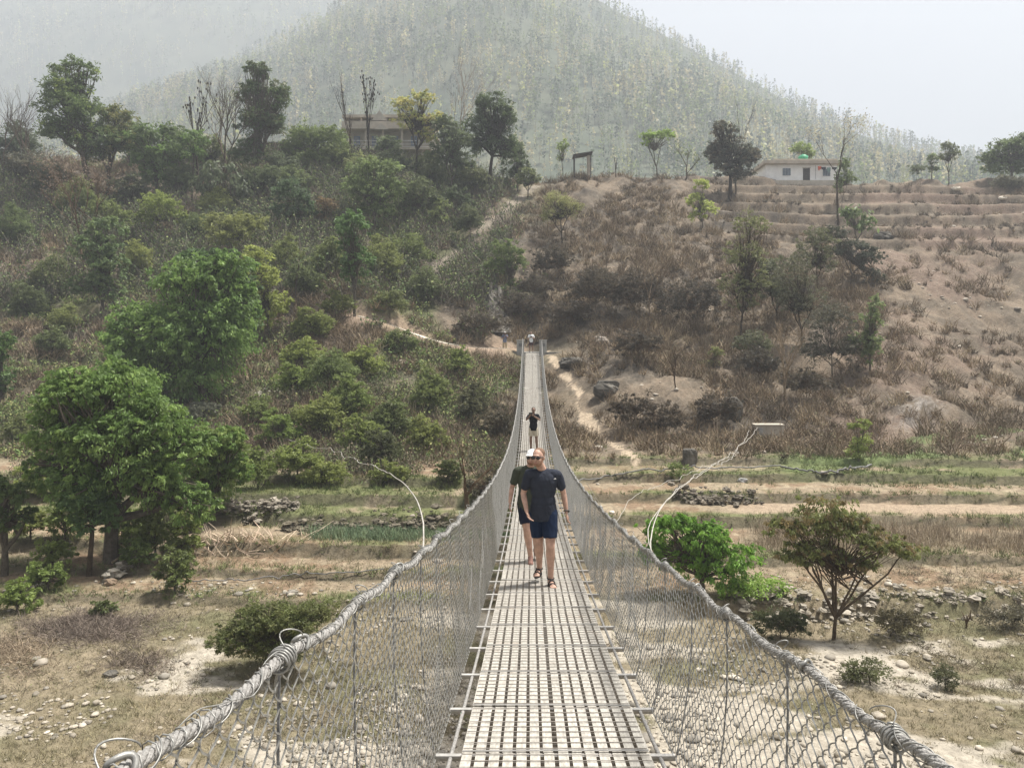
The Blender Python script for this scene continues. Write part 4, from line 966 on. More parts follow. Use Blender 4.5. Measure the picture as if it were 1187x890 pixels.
boulder('boulder', 'dark hollow rock among the pebbles on the left bank', 128, 780, 8, 4, DARKROCK, 14, GB)
boulder('boulder', 'grey block beside the black pipe on the right terrace', 860, 556, 6, 4, STONE, 15, GB, col=(.36,.37,.38))
boulder('boulder', 'brown boulder next to the lime shrub at the slope foot', 981, 525, 6, 6, STONE, 16, GB, col=(.4,.33,.27))
# rock outcrop with dark fluted face
g = np.random.default_rng(12); x, y, z = hit(572, 378); s = y / F
mb = MB(); nu, nv = 40, 30
U, Vv = np.meshgrid(np.linspace(-1, 1, nu), np.linspace(0, 1, nv))
flute = fbm(U*7, Vv*1.2, 77, 4)
XX = U * 26 * s * (1 - .5*Vv) - 4*s*Vv + (fbm(U*5, Vv*5, 15, 3)-.5)*1.2; ZZ = Vv * 62 * s * (1 - .5*np.abs(U)**1.5) + (fbm(U*3, Vv*0+2, 5, 3) - .5) * 26 * s * Vv; YY = Vv * 5.2 - flute * 1.7 + U*U*2.4 + .4
i = np.arange(nu*nv).reshape(nv, nu)
mb.add(np.stack([XX, YY, ZZ - .6], -1).reshape(-1, 3), np.stack([i[:-1,:-1], i[:-1,1:], i[1:,1:], i[1:,:-1]], -1).reshape(-1, 4))
b0 = mb.V[0].copy(); b0[:, 1] += 3.5; b0[:, 2] -= 1.2; n0 = mb.n
mb.add(b0, np.stack([i[:-1,:-1], i[1:,:-1], i[1:,1:], i[:-1,1:]], -1).reshape(-1, 4))
o = mb.build('rock_outcrop', DARKROCK, smooth=True); o.location = (x, y - .8, z); tag(o, 'dark fluted rock outcrop on the slope above the left bridge pillar', 'rock')
# fallen pale branches on the left bank
for lab, pts, r in (('bleached fallen branch below the front mango tree', [(128,642),(142,632),(158,620),(172,612)], .07), ('thin bleached fallen branch in front of the larger one', [(130,655),(150,646),(166,641),(182,628)], .045)):
    g = np.random.default_rng(int(pts[0][1])); P = hits(pts); P[:, 2] += np.array([.1, .25, .4, .7]); mb = MB()
    mb.tube(P, np.linspace(r, r*.4, 4), 6, col=(2.2, 2.0, 1.75))
    for q in range(5): limb(mb, P[1 + q % 2], P[1 + q % 2] + g.normal(size=3) * np.array([.8,.5,.3]) + np.array([.3,0,.4]), r*.4, r*.1, g, col=(2.2,2.0,1.75))
    tag(mb.build('fallen_branch', BARK), lab, 'branch', 'fallen branches on the left bank')

# ------------------------------------------------------------------ the footbridge
def deck(Y): return CZ - (1.65 + .1965 * Y - .003 * Y * Y)
CX = .147; HW = .55; L_END = 65.0; P_SP = .85; Y_B = .30   # panels start at Y_B + k * P_SP
NP = int((L_END - Y_B) / P_SP)
P_LEN = (L_END - Y_B) / NP
HR = {-1: 1.17, 1: .98}
def railz(Y, s): return deck(Y) + HR[s] + .012 * np.sin(np.asarray(Y) * 7.3 + s)
def railx(Y, s): return CX + s * .80 + .006 * np.sin(np.asarray(Y) * 3.1)
bridge = empty('footbridge', (CX, L_END, deck(L_END)), 'long steel-cable suspension footbridge with netted sides crossing the valley', 'bridge')
ORG = np.array([CX, L_END, deck(L_END)])
class RB(MB):
    def build(s, name, mat, parent=None, smooth=False):
        s.V = [v - ORG for v in s.V]; return MB.build(s, name, mat, parent or bridge, smooth)
g = np.random.default_rng(900)
# deck panels: two gratings of seven slats each, cross rods on top
for k in range(NP):
    y0 = Y_B + k * P_LEN + .003; y1 = y0 + P_LEN - .006; z0 = deck(y0); z1 = deck(y1)
    mb = RB(); j = g.normal(size=2) * .002; tilt = g.normal() * .0025
    for q in range(14):
        w = .059; x = CX - HW + .030 + q * (1.1 - .060) / 13 + (-.004 if q < 7 else .006) + j[q // 7] + g.normal() * .0008
        dz = g.normal() * .0012 + tilt * (q - 6.5) / 6.5; t = .004
        V = [[x-w/2, y0, z0-t+dz], [x+w/2, y0, z0-t+dz], [x+w/2, y1, z1-t+dz], [x-w/2, y1, z1-t+dz], [x-w/2, y0, z0+dz], [x+w/2, y0, z0+dz], [x+w/2, y1, z1+dz], [x-w/2, y1, z1+dz]]
        mb.add(V, [[3,2,1,0],[4,5,6,7],[0,1,5,4],[1,2,6,5],[2,3,7,6],[3,0,4,7]])
    mb.build('deck_panel', SLAT)
    rb = RB(); nr = 9
    for q in range(nr):
        yy = y0 + (q + .5) / nr * (y1 - y0); zz = z0 + (z1 - z0) * (yy - y0) / (y1 - y0) + .0065; b = g.normal() * .003
        r = .0032
        rb.tube([[CX - HW + .002, yy + b, zz], [CX, yy, zz], [CX + HW - .002, yy - b, zz + g.normal()*.001]], r, 4, (0, .1, 1))
    for q in range(nr):  # flat bars under the slats, added deep so the gaps look dark
        yy = y0 + (q + .5) / nr * (y1 - y0); zz = z0 + (z1 - z0) * (yy - y0) / (y1 - y0) - .0265
        rb.box((CX, yy, zz), (2*HW - .01, .005, .044))
    o = rb.build('cross_rods', RUST)
for k in range(NP + 1):
    yy = Y_B + k * P_LEN; z = deck(yy) - .022; mb = RB(); sk = g.normal() * .006
    mb.box((CX, yy, z), (1.40 + .03*g.random(), .030, .016)); mb.box((CX, yy + .014, z - .022), (1.42, .006, .028))
    mb.build('crossbeam', BEAM)
    mb = RB(); mb.tube([[CX - HW, yy + sk, z + .033], [CX, yy, z + .035], [CX + HW, yy - sk, z + .033]], .0055, 5)
    mb.build('hold_down_bar', BEAM)
# walkway cables
for xs in (-.62, -.28, .28, .62):
    Yv = np.arange(-.6, L_END + .3, .5); mb = RB(); mb.tube(np.stack([CX + xs + 0*Yv, Yv, deck(Yv) - (.048 if abs(xs) < .5 else .012) - .02], 1), .013, 7)
    mb.build('walkway_cable', CABLE, smooth=True)
far_rods = RB()
for s in (-1, 1):
    # twisted handrail cable, loose wires round it
    mb = RB(); R0 = .0150
    Yn = np.arange(-.6, 15, .018)
    for q in range(6):
        a = Yn / .17 * 2 * math.pi + q * math.pi / 3
        P = np.stack([railx(Yn, s) + np.cos(a) * R0 * .62, Yn, railz(Yn, s) + np.sin(a) * R0 * .62], 1)
        mb.tube(P, R0 * .40, 6, (.3, .05, 1))
    Yf = np.concatenate([np.arange(15, L_END, .4), [L_END + .25]])
    mb.tube(np.stack([railx(Yf, s), Yf, railz(Yf, s)], 1), R0 * 1.25, 7)
    mb.build('handrail_cable', CABLE, smooth=True)
    lw = RB()
    for yr, pitch, rr, wr in (((-.6, 22), .062, .0168, .0018), ((-.6, 12), .21, .0182, .0019), ((-.6, 9), .33, .0195, .0015)):
        t = np.arange(yr[0], yr[1], .0075); a = t / pitch * 2 * math.pi * (1 if pitch < .3 else -1) + 2.2 * np.sin(t * 4.1)
        r = rr + .010 * vn(t * 9, t * 0, 12) ** 3
        lw.tube(np.stack([railx(t, s) + np.cos(a) * r, t, railz(t, s) + np.sin(a) * r], 1), wr, 4, (.3, .05, 1))
    t = np.arange(22, L_END, .05); a = t / .3 * 6.28
    lw.tube(np.stack([railx(t, s) + np.cos(a) * .028, t, railz(t, s) + np.sin(a) * .028], 1), .004, 3, (.3, .05, 1))
    lw.build('lashing_wire', GALV, smooth=True)
    # hangers and clamps
    for k in range(NP + 1):
        yy = Y_B + k * P_LEN; z0 = deck(yy) - .03
        p0 = np.array([CX + s * .715, yy, z0]); p1 = np.array([railx(yy, s), yy, railz(yy, s)])
        tgt = far_rods if k >= 50 else RB(); t = np.linspace(0, 1, 6)[:, None]
        P = p0 * (1 - t) + p1 * t; P[:, 0] += s * .035 * np.sin(t[:, 0] * math.pi)
        tgt.tube(P, .0045, 5, (.1, 1, .1))
        if k < 50: tgt.build('hanger_rod', RODM)
        if k < 26:
            lb = RB(); yk = yy + g.normal() * .02; lr = .0235 + .004 * g.random()
            a = np.linspace(0, 2*math.pi * 2.3, 40)
            for wrp in range(2 if k % 2 == 0 else 1):
                lb.tube(np.stack([railx(yk, s) + np.cos(a) * (lr + wrp*.006), yk + (a / 20 - .5) * .05 + wrp * .02, railz(yk, s) + np.sin(a) * (lr + wrp*.004) - .006], 1), .0036 if k % 2 == 0 else .0026, 5, (0, 1, .05))
            lt = np.linspace(0, 1, 14)   # loose tail
            lb.tube(np.stack([railx(yk, s) + s * .02 * np.sin(lt*3), yk + .04*lt, railz(yk, s) - .02 - .13*lt], 1), .003, 4, (0, 1, .05))
            lb.tube(np.stack([railx(yk, s) - s*.012 + .022*np.sin(lt*5)*s, yk + .09*lt*math.sin(k), railz(yk, s) + .03 + .03*np.sin(lt*3.1)], 1), .0022, 4, (0, 1, .05))
            lb.build('cable_loop', GALV, smooth=True)
        if k in (0, 1, 2, 4, 5) and False: pass
# two big thimble ends seen on the left rail
for s, yk in ((-1, 1.235), (-1, 2.18), (-1, 3.84), (1, 2.66), (1, 4.4)):
    lb = RB(); a = np.linspace(-.6, 2*math.pi*.72, 26); c = np.array([railx(yk, s), yk, railz(yk, s)])
    lb.tube(np.stack([c[0] + .021*np.cos(a), yk + .012*np.sin(a*2), c[2] + .004 + .023*np.sin(a)], 1), .0058, 8, (0, 1, .05))
    lb.build('thimble', GALV, smooth=True)
tag(far_rods.build('far_hanger_rods', RODM), kind='stuff')
# netting: interlocked zigzag wires
for s in (-1, 1):
    mb = RB(); p = .050; hc = .038
    for (ya, yb, sub, rw) in ((-.5, 13, 3, .0029), (13, L_END, 1, .0037)):
        Yi = np.arange(ya, yb, p); nw = len(Yi); H = HR[s] + .02; nh = int(H / hc); npt = nh * sub + 1
        t = np.linspace(0, 1, npt)[None]; ph = t * nh / 2 * 2 * math.pi; par = (np.arange(nw) % 2)[:, None]
        c = np.cos(ph + par * math.pi)
        zig = np.sign(c) * np.abs(c) ** .85 if sub > 1 else c
        bulk = .05 * fbm(Yi[:, None] * 1.3, t * 3 + s, 60, 3) - .02
        yy = Yi[:, None] + p * (.5 + .545 * zig) + .030 * (fbm(Yi[:, None]*.9, t*5, 61, 3) - .5) + .16 * (t - .5) - .06 * (fbm(Yi[:, None]*.5, t*0, 62, 2) - .5) * np.sin(t*math.pi)
        xb = .705; x = CX + s * (xb * (1 - t) + .80 * t + bulk * np.sin(t * math.pi) * 1.6) + .0032 * np.sin(ph + par * math.pi)
        z = (deck(yy) - .035) * (1 - t) + railz(yy, s) * t
        P = np.stack([x + 0*yy, yy, z], -1)
        mb.tubes(P, rw, 3, (.1, 1, .03), False)
    # a few stray tie wires
    for q in range(34):
        y0 = g.uniform(.8, 16); t = np.linspace(0, 1, 12); y1 = y0 + g.uniform(.3, 2.2)
        tt = t if q % 2 else 1 - t
        yv = y0 + (y1 - y0) * t
        mb.tube(np.stack([CX + s * (.71 + .09 * tt + .01*np.sin(t*9)), yv, deck(yv) + HR[s] * tt * g.uniform(.5, 1)], 1), .0028, 4, (.1, .2, 1))
    # bottom selvage
    Yv = np.arange(-.5, L_END, .3); mb.tube(np.stack([CX + s*.707 + 0*Yv, Yv, deck(Yv) - .035], 1), .004, 4)
    mb.build('side_netting', GALV, smooth=False)
# supports at both ends
def pillar(name, label, x, y, z, wd, dp, h):
    root = empty(name, (x, y, z), label, 'pillar', 'concrete pillars at the bridge end')
    mb = MB(); mb.box((0, 0, h/2 - .6), (wd, dp, h + 1.2)); mb.build('shaft', CONC, root)
    mb = MB(); mb.box((0, 0, h + .03), (wd + .06, dp + .06, .06)); mb.build('cap', CONC, root)
    mb = MB(); mb.box((0, -dp/2 - .012, h*.62), (wd*.5, .02, .28)); mb.build('saddle_plate', RODM, root)
    return root
zE = deck(65.3)
pillar('concrete_pillar', 'left concrete pillar at the far end of the footbridge', -.86, 65.45, zE, .62, .6, .98)
pillar('concrete_pillar', 'right concrete pillar at the far end of the footbridge', 1.06, 65.45, zE, .62, .6, .98)
mb = MB(); mb.box((.1, 66.8, zE - .66), (6.4, 3.4, 1.3)); mb.box((.1, 65.12, zE - .02), (6.5, .14, .06))
tag(mb.build('landing', CONC), 'concrete landing slab at the far end of the footbridge', 'landing')
pillar('concrete_pillar', 'left concrete pillar at the near end, behind the viewer', -1.2, -1.4, 7.3, .6, .6, 1.0)
pillar('concrete_pillar', 'right concrete pillar at the near end, behind the viewer', 1.5, -1.4, 7.3, .6, .6, 1.0)
mb = MB(); mb.box((CX, -2.1, 6.83), (3.6, 3.6, 1.0)); tag(mb.build('landing', CONC), 'concrete landing slab at the near end of the footbridge', 'landing')

# pale path to the landing
def ribbon(name, P, wd, th, mat):
    X, Y, Z = path_samples(P); n = len(X)
    T = np.stack([np.gradient(X), np.gradient(Y)], 1); T /= np.linalg.norm(T, axis=1, keepdims=True); N = np.stack([-T[:,1], T[:,0]], 1)
    wd = wd * (.85 + .3 * fbm(np.arange(n)*.2, np.zeros(n), 5, 2))
    mb = MB(); V = []
    for sgn, dz in ((-1, 0), (1, 0), (1, -th), (-1, -th)):
        V.append(np.stack([X + N[:,0]*wd*.5*sgn, Y + N[:,1]*wd*.5*sgn, Z + dz], 1))
    V = np.stack(V, 1).reshape(-1, 3); F4 = []
    for i in range(n - 1):
        for a in range(4): b = (a + 1) % 4; F4.append([i*4 + a, i*4 + b, i*4 + 4 + b, i*4 + 4 + a])
    F4 += [[0,1,2,3],[(n-1)*4+3,(n-1)*4+2,(n-1)*4+1,(n-1)*4]]
    mb.add(V, F4); return tag(mb.build(name, mat), kind='structure')
PATHM = noisy('pale_path', (.48,.43,.35), (.64,.59,.49), 2.5, .95, .1)
ribbon('path', PATHC, 1.15, .35, PATHM)

# wires
def wire(name, label, P, r, mat, cat='cable', n=110, group=None):
    P = np.asarray(P, float); t = np.linspace(0, 1, n); d = np.r_[0, np.cumsum(np.linalg.norm(np.diff(P, axis=0), axis=1))]; d /= d[-1]
    def cr(tt):
        out = []
        for x in tt:
            i = min(np.searchsorted(d, x, 'right') - 1, len(P) - 2); i = max(i, 0); f = (x - d[i]) / (d[i+1] - d[i])
            p0, p1, p2, p3 = P[max(i-1, 0)], P[i], P[i+1], P[min(i+2, len(P)-1)]
            out.append(.5*((2*p1) + (-p0+p2)*f + (2*p0-5*p1+4*p2-p3)*f*f + (-p0+3*p1-3*p2+p3)*f**3))
        return np.array(out)
    C_ = cr(t); gg = np.random.default_rng(int(abs(C_[0,0])*977)); C_ = C_ + np.stack([fbm(t*24, t*0+k_, 31+k_, 3) - .5 for k_ in range(3)], 1) * (.012 * C_[:, 1:2]) * np.sin(t*math.pi)[:, None]
    mb = MB(); rr = np.interp(t, [0, 1], r if isinstance(r, tuple) else (r, r)); mb.tube(C_, rr, 6)
    return tag(mb.build(name, mat, smooth=True), label, cat, group)
PALE = noisy('pale_cable', (.27,.25,.22), (.46,.43,.38), 8, .8, .3)
BLACKP = noisy('black_pipe', (.10,.10,.095), (.2,.19,.18), 5, .6, .3)
GW = 'wind guy cables'
e = hit(332, 515)
wire('guy_cable', 'pale guy cable curving up from the left handrail to the slope', [world(490,642,4.72), world(490,602,5.6), world(478,572,7.5), world(455,550,11), world(420,534,19), world(380,522,30), np.array([e[0], e[1], e[2] + .3])], (.0055, .012), PALE, group=GW)
e = hit(880, 503)
wire('guy_cable', 'pale guy cable from the right handrail to the small anchor wall', [world(755,650,6.0), world(756,615,7.2), world(772,580,10), world(798,558,16), world(828,538,26), world(855,520,37), np.array([e[0], e[1], e[2] + .5])], (.0055, .014), PALE, group=GW)
wire('guy_cable', 'second thinner strand looping beside the right guy cable', [world(763,655,5.75), world(752,628,6.6), world(757,600,8), world(785,568,12), world(822,540,22), world(850,528,33), np.array([e[0] - .6, e[1], e[2] + .3])], (.004, .015), PALE, group=GW)
wire('guy_cable', 'slack wire hanging low left of the right guy cable', [world(680,560,12), world(705,600,12.5), world(712,607,13), world(742,570,20), world(790,552,30), np.array([e[0]-1, e[1]-2, e[2]-.6])], (.004, .012), PALE, group=GW)
P = hits([(640,566),(690,560),(735,552),(800,549),(860,547),(905,545)]); P[:, 2] += .25
wire('water_pipe', 'black water pipe lying along the foot of the right slope', P, .035, BLACKP, 'pipe')
P = hits([(905,545),(950,552),(985,548),(1010,543)]); P[:, 2] += .2
wire('water_pipe', 'grey continuation of the water pipe at the lime shrub', P, .05, BLACKP, 'pipe')
P = hits([(200,677),(260,676),(330,672),(400,668),(445,664)]); P[:, 2] += .14
wire('water_pipe', 'thin black water pipe across the left field', P, .02, BLACKP, 'pipe')

# ------------------------------------------------------------------ houses and small structures on the crest
PLASTER = noisy('white_plaster', (.72,.71,.68), (.86,.85,.81), 1.2, .9, .2)
TAN = noisy('tan_plaster', (.34,.30,.24), (.50,.44,.36), 1.0, .9, .2)
TAN2 = noisy('weathered_plaster', (.34,.31,.26), (.5,.46,.39), .8, .9, .2)
DARKW = noisy('dark_wood', (.035,.03,.028), (.08,.07,.06), 6, .7, .3)
GLASS = noisy('window_glass', (.07,.09,.11), (.13,.16,.19), 2, .15, .6)
BLUEP = noisy('blue_paint', (.10,.17,.30), (.16,.24,.38), 3, .6, .3)
METALR = noisy('metal_roof', (.55,.55,.54), (.75,.75,.73), 3, .5, .4)
TANKG = noisy('green_plastic', (.04,.30,.14), (.06,.38,.18), 4, .45, .4)
def at(px, py, Y): return world(px, py, Y)
def bx(parent, name, mat, org, Y, px0, px1, py0, py1, y0, y1, col=None):
    a = at(px0, py1, Y) - org; b = at(px1, py0, Y) - org
    mb = MB(); mb.box(((a[0]+b[0])/2, (y0+y1)/2, (a[2]+b[2])/2), (b[0]-a[0], y1-y0, b[2]-a[2]), col=col)
    return mb.build(name, mat, parent)
# white house on the right crest
Y = 119.0; org = at(928, 211, Y)
h = empty('white_house', org, 'long low white house with a green tank on its flat roof, on the right crest', 'house')
bx(h, 'wall', PLASTER, org, Y, 888, 970, 191, 214, 0, 6.5)
rf = bx(h, 'roof', TAN, org, Y, 884, 974, 187.4, 191, -.9, 7.2)
bx(rf, 'parapet', TAN, org, Y, 897, 970, 184.6, 187.3, -.2, .1)
for k, (a, b, c, d) in enumerate(((906.4, 916.8, 194.6, 204.4), (953, 962.6, 195.6, 205))):
    wf = bx(h, 'window', PLASTER, org, Y, a, b, c, d, -.06, .02)
    for q in range(3):
        wd = (b - a - .9) / 3; bx(wf, 'pane', GLASS, org, Y, a + .5 + q*wd + .15, a + .4 + (q+1)*wd, c + .7, d - .7, -.10, -.04)
dr = bx(h, 'door', DARKW, org, Y, 930.8, 938.8, 195.4, 210, -.05, .03); bx(dr, 'frame', TAN2, org, Y, 930.2, 939.4, 194.4, 195.3, -.09, .02)
pl = bx(h, 'plinth', TAN2, org, Y, 884, 976, 211, 217, -1.3, 6.4)
t = empty('water_tank', at(936.8, 184.6, Y) + np.array([0, 2.2, 0]), 'round green water tank standing on the roof of the white house', 'tank')
mb = MB(); prof = [(0,0),(.70,0),(.74,.1),(.74,.35),(.77,.38),(.74,.41),(.74,.65),(.77,.68),(.74,.71),(.72,.92),(.5,1.08),(.2,1.15),(0,1.16)]
th = np.arange(20)/20*2*math.pi
V = [(max(r,.001)*math.cos(a), max(r,.001)*math.sin(a), z) for r, z in prof for a in th]
mb.add(V, [[i*20+j, i*20+(j+1)%20, (i+1)*20+(j+1)%20, (i+1)*20+j] for i in range(len(prof)-1) for j in range(20)]); mb.build('shell', TANKG, t, True)
mb = MB(); mb.tube([[0,0,1.12],[0,0,1.26]], .2, 14); mb.build('lid', TANKG, t)
mb = MB(); a = at(941, 194.5, Y); b = at(966, 196.2, Y); tt = np.linspace(0, 1, 12)
P = a + (b - a) * tt[:, None]; P[:, 1] -= 1.6; P[:, 2] -= .16*np.sin(tt*math.pi); mb.tube(P, .012, 4)
for q in (0, -1): mb.tube([P[q], P[q] - np.array([0, 0, 2.1])], .03, 5)
tag(mb.build('clothes_line', RODM), 'clothes line strung before the white house, right of its door', 'clothes line')
for px, c, wd, hh, lab in ((945.5, (.50,.10,.05), .5, .55, 'small red cloth on the clothes line'), (950.2, (.03,.03,.04), .75, .45, 'black garment beside the red cloth on the clothes line'), (956, (.16,.24,.22), .6, .75, 'grey-green shirt in the middle of the clothes line'), (962.4, (.02,.025,.03), .8, .4, 'black trousers at the right end of the clothes line')):
    f = (px - 941) / 25; p = a + (b - a) * f; p[1] -= 1.6; p[2] -= .16*math.sin(f*math.pi)
    mb = MB(); nx, nz = 8, 7; U, W = np.meshgrid(np.linspace(-.5, .5, nx), np.linspace(0, 1, nz))
    X = U * wd * (1 - .2*W); Yy = .05 * np.sin(U*11) * W; Zz = -W * hh * (1 + .25*np.sin(U*7+px))
    i = np.arange(nx*nz).reshape(nz, nx); FF = np.stack([i[:-1,:-1], i[:-1,1:], i[1:,1:], i[1:,:-1]], -1).reshape(-1, 4)
    mb.add(np.stack([X, Yy, Zz], -1).reshape(-1, 3) + [0,.03,0], FF); mb.add(np.stack([X, Yy, Zz], -1).reshape(-1, 3) - [0,.03,0], FF[:, ::-1])
    o = mb.build('hanging_cloth', noisy('cloth', tuple(v*.8 for v in c), tuple(v*1.2 for v in c), 5)); o.location = p; tag(o, lab, 'cloth', 'laundry on the clothes line')
# balconied house on the left ridge
Y = 110.0; org = at(448, 190, Y)
h = empty('balconied_house', org, 'two-storey tan house with parapets and small gables on the left ridge', 'house')
bx(h, 'wall', TAN2, org, Y, 404, 498, 150, 200, 1.6, 9)
bx(h, 'roof_slab', TAN, org, Y, 396, 503, 148.6, 150.4, -.5, 9.2)
bx(h, 'parapet', TAN, org, Y, 397, 502, 141.5, 148.4, -.4, -.1)
bx(h, 'upper_wall', TAN2, org, Y, 400, 498, 136, 141.3, 1.5, 8)
bx(h, 'upper_slab', TAN, org, Y, 396, 500, 132.5, 135.9, .2, 8.6)
for px in (399, 418, 434, 447, 470, 496): bx(h, 'post', TAN, org, Y, px-1, px+1, 136, 141.4, .4, .8)
for (px, top, bot, wd, yy) in ((440, 128, 140, 9, -.15), (443, 143.5, 151.5, 8, -.62)):
    a = at(px - wd, bot, Y) - org; b = at(px + wd, bot, Y) - org; c = at(px, top, Y) - org; mb = MB()
    V = [(a[0], yy, a[2]), (b[0], yy, b[2]), (c[0], yy, c[2]), (a[0], yy+.9, a[2]), (b[0], yy+.9, b[2]), (c[0], yy+.9, c[2])]
    mb.add(V, [[0,1,2],[5,4,3]]); mb.add(V, [[1,4,5,2],[0,2,5,3],[0,3,4,1]]); mb.build('gable', TAN2, h)
for px in (402, 424, 444, 466, 490): bx(h, 'column', TAN, org, Y, px-1, px+1, 150.5, 198, -.1, .2)
bx(h, 'balcony_floor', TAN, org, Y, 400, 500, 172, 174, -.4, 1.5)
rl = MB()
for z in (164, 168, 171):
    a = at(401, z, Y) - org; b = at(499, z, Y) - org; rl.tube([[a[0], -.35, a[2]], [b[0], -.35, b[2]]], .03, 5)
rl.build('railing', METALR, h)
for px in (411, 432, 456, 478):
    wf = bx(h, 'window', BLUEP, org, Y, px-3.4, px+3.4, 155, 166, 1.5, 1.62); bx(wf, 'pane', GLASS, org, Y, px-2.7, px+2.7, 156, 165, 1.44, 1.52)
# hut with a pale metal roof
Y = 106.0; org = at(316, 190, Y)
h = empty('hut', org, 'brown hut with a pale metal roof half hidden by trees on the left ridge', 'hut')
bx(h, 'wall', noisy('mud_wall', (.16,.10,.08), (.24,.16,.12), 2), org, Y, 300, 334, 166, 196, 0, 3.5)
a = at(296, 166, Y) - org; b = at(337, 160, Y) - org; mb = MB()
V = [(a[0],-.7,a[2]),(b[0],-.7,a[2]),(b[0],3.9,b[2]),(a[0],3.9,b[2])]; V += [(x,y,z+.08) for x,y,z in V]
mb.add(V, [[3,2,1,0],[4,5,6,7],[0,1,5,4],[1,2,6,5],[2,3,7,6],[3,0,4,7]]); mb.build('roof', METALR, h)
# open shelter
hx = hit(676, 200); Y = 108.0; org = at(676, 198, Y)
h = empty('shelter', org, 'small open shelter with a tilted dark roof on top of the crest', 'shelter')
mb = MB(); a = at(664.5, 180.5, Y) - org; b = at(687, 176.8, Y) - org
V = [(a[0],-.3,a[2]),(b[0],-.3,b[2]),(b[0],2.2,b[2]),(a[0],2.2,a[2])]; V += [(x,y,z+.12) for x,y,z in V]
mb.add(V, [[3,2,1,0],[4,5,6,7],[0,1,5,4],[1,2,6,5],[2,3,7,6],[3,0,4,7]]); mb.build('roof', DARKW, h)
for px, yy in ((666, 0), (685, 0), (666, 1.9), (685, 1.9)): bx(h, 'post', DARKW, org, Y, px-.5, px+.5, 180.5 if px < 670 else 177.6, 206, yy-.06, yy+.06)
bx(h, 'back_wall', TAN, org, Y, 681.5, 684.2, 179.5, 203, .3, 1.8)
# anchor wall of the guy cable
x, y, z = hit(888, 508); s = y / F
h = empty('anchor_wall', (x, y, z), 'small white concrete anchor wall where the guy cable meets the right slope', 'wall')
mb = MB(); mb.box((0, -.35, .1), (33*s, .7, 1.5)); mb.build('block', TAN, h)
mb = MB(); mb.box((0, -.36, .885), (34*s, .8, .07)); mb.build('slab', TAN, h)
mb = MB(); mb.box((-10*s, -.74, .2), (5*s, .12, 1.0)); mb.build('buttress', CONC, h)

# ------------------------------------------------------------------ people
def capsule(mb, a, b, ra, rb, seg=10):
    a = np.array(a, float); b = np.array(b, float)
    mb.tube(np.stack([a, b]), [ra, rb], seg); mb.ell(a, (ra,)*3, seg, 6); mb.ell(b, (rb,)*3, seg, 6)
def chain(mb, pts, rs, seg=10):
    for (a, b, ra, rb) in zip(pts[:-1], pts[1:], rs[:-1], rs[1:]): capsule(mb, a, b, ra, rb, seg)
def fuse(mb, name, mat, parent, voxel, smooth=4, fold=0.0, fscale=14, seed=1):
    """one continuous skin over overlapping volumes"""
    me = mb.mesh(name); tmp = bpy.data.objects.new('tmp', me); COL.objects.link(tmp)
    r = tmp.modifiers.new('r', 'REMESH'); r.mode = 'VOXEL'; r.voxel_size = voxel; r.use_smooth_shade = True
    if smooth: sm = tmp.modifiers.new('s', 'SMOOTH'); sm.iterations = smooth; sm.factor = .5
    dg = bpy.context.evaluated_depsgraph_get(); dg.update()
    out = bpy.data.meshes.new_from_object(tmp.evaluated_get(dg)); bpy.data.objects.remove(tmp); bpy.data.meshes.remove(me)
    n = len(out.vertices)
    if fold and n:
        co = np.empty(n*3, np.float32); out.vertices.foreach_get('co', co); co = co.reshape(-1, 3)
        no = np.empty(n*3, np.float32); out.vertices.foreach_get('normal', no); no = no.reshape(-1, 3)
        f = 1 - np.abs(fbm(co[:,0]*fscale*.9 + co[:,2]*fscale*.35, co[:,2]*fscale*.30 - co[:,0]*fscale*.35 + co[:,1]*6, seed, 3) - .5) * 4
        co = co + no * (np.clip(f, -1, 1) * fold)[:, None]; out.vertices.foreach_set('co', co.ravel())
    out.polygons.foreach_set('use_smooth', np.ones(len(out.polygons), bool)); out.name = name; out.materials.clear(); out.materials.append(mat); out.update()
    o = bpy.data.objects.new(name, out); COL.objects.link(o); o.parent = parent
    return o
def frame(d, side):
    d = np.array(d, float); d /= np.linalg.norm(d); s = np.array(side, float); s -= d * (s @ d); s /= np.linalg.norm(s)
    return d, s, np.cross(d, s)
def hand(mb, wrist, d, side, curl=.35, thumb=1):
    """palm, four unequal bent fingers and a thumb; d runs along the hand, side across the knuckles"""
    d, s, n = frame(d, side); w = np.array(wrist, float)
    k = w + d * .088
    for q in np.linspace(-.026, .026, 4): capsule(mb, w + d*.015 + s*q*.6, k + s*q, .014, .0125, 8)
    for q, L in zip((-.029, -.010, .010, .028), (.068, .080, .076, .060)):
        a = k + s*q; dd = d * math.cos(curl) + n * math.sin(curl); b = a + dd * L * .55
        d2 = d * math.cos(curl*2.1) + n * math.sin(curl*2.1); c = b + d2 * L * .5
        chain(mb, [a, b, c], [.0105, .0095, .0075], 8)
    a = w + d*.028 - s*.024*thumb; b = a - s*.028*thumb + d*.030 + n*.012; c = b + d*.032 + n*.012 - s*.004*thumb
    chain(mb, [a, b, c], [.014, .0115, .009], 8)
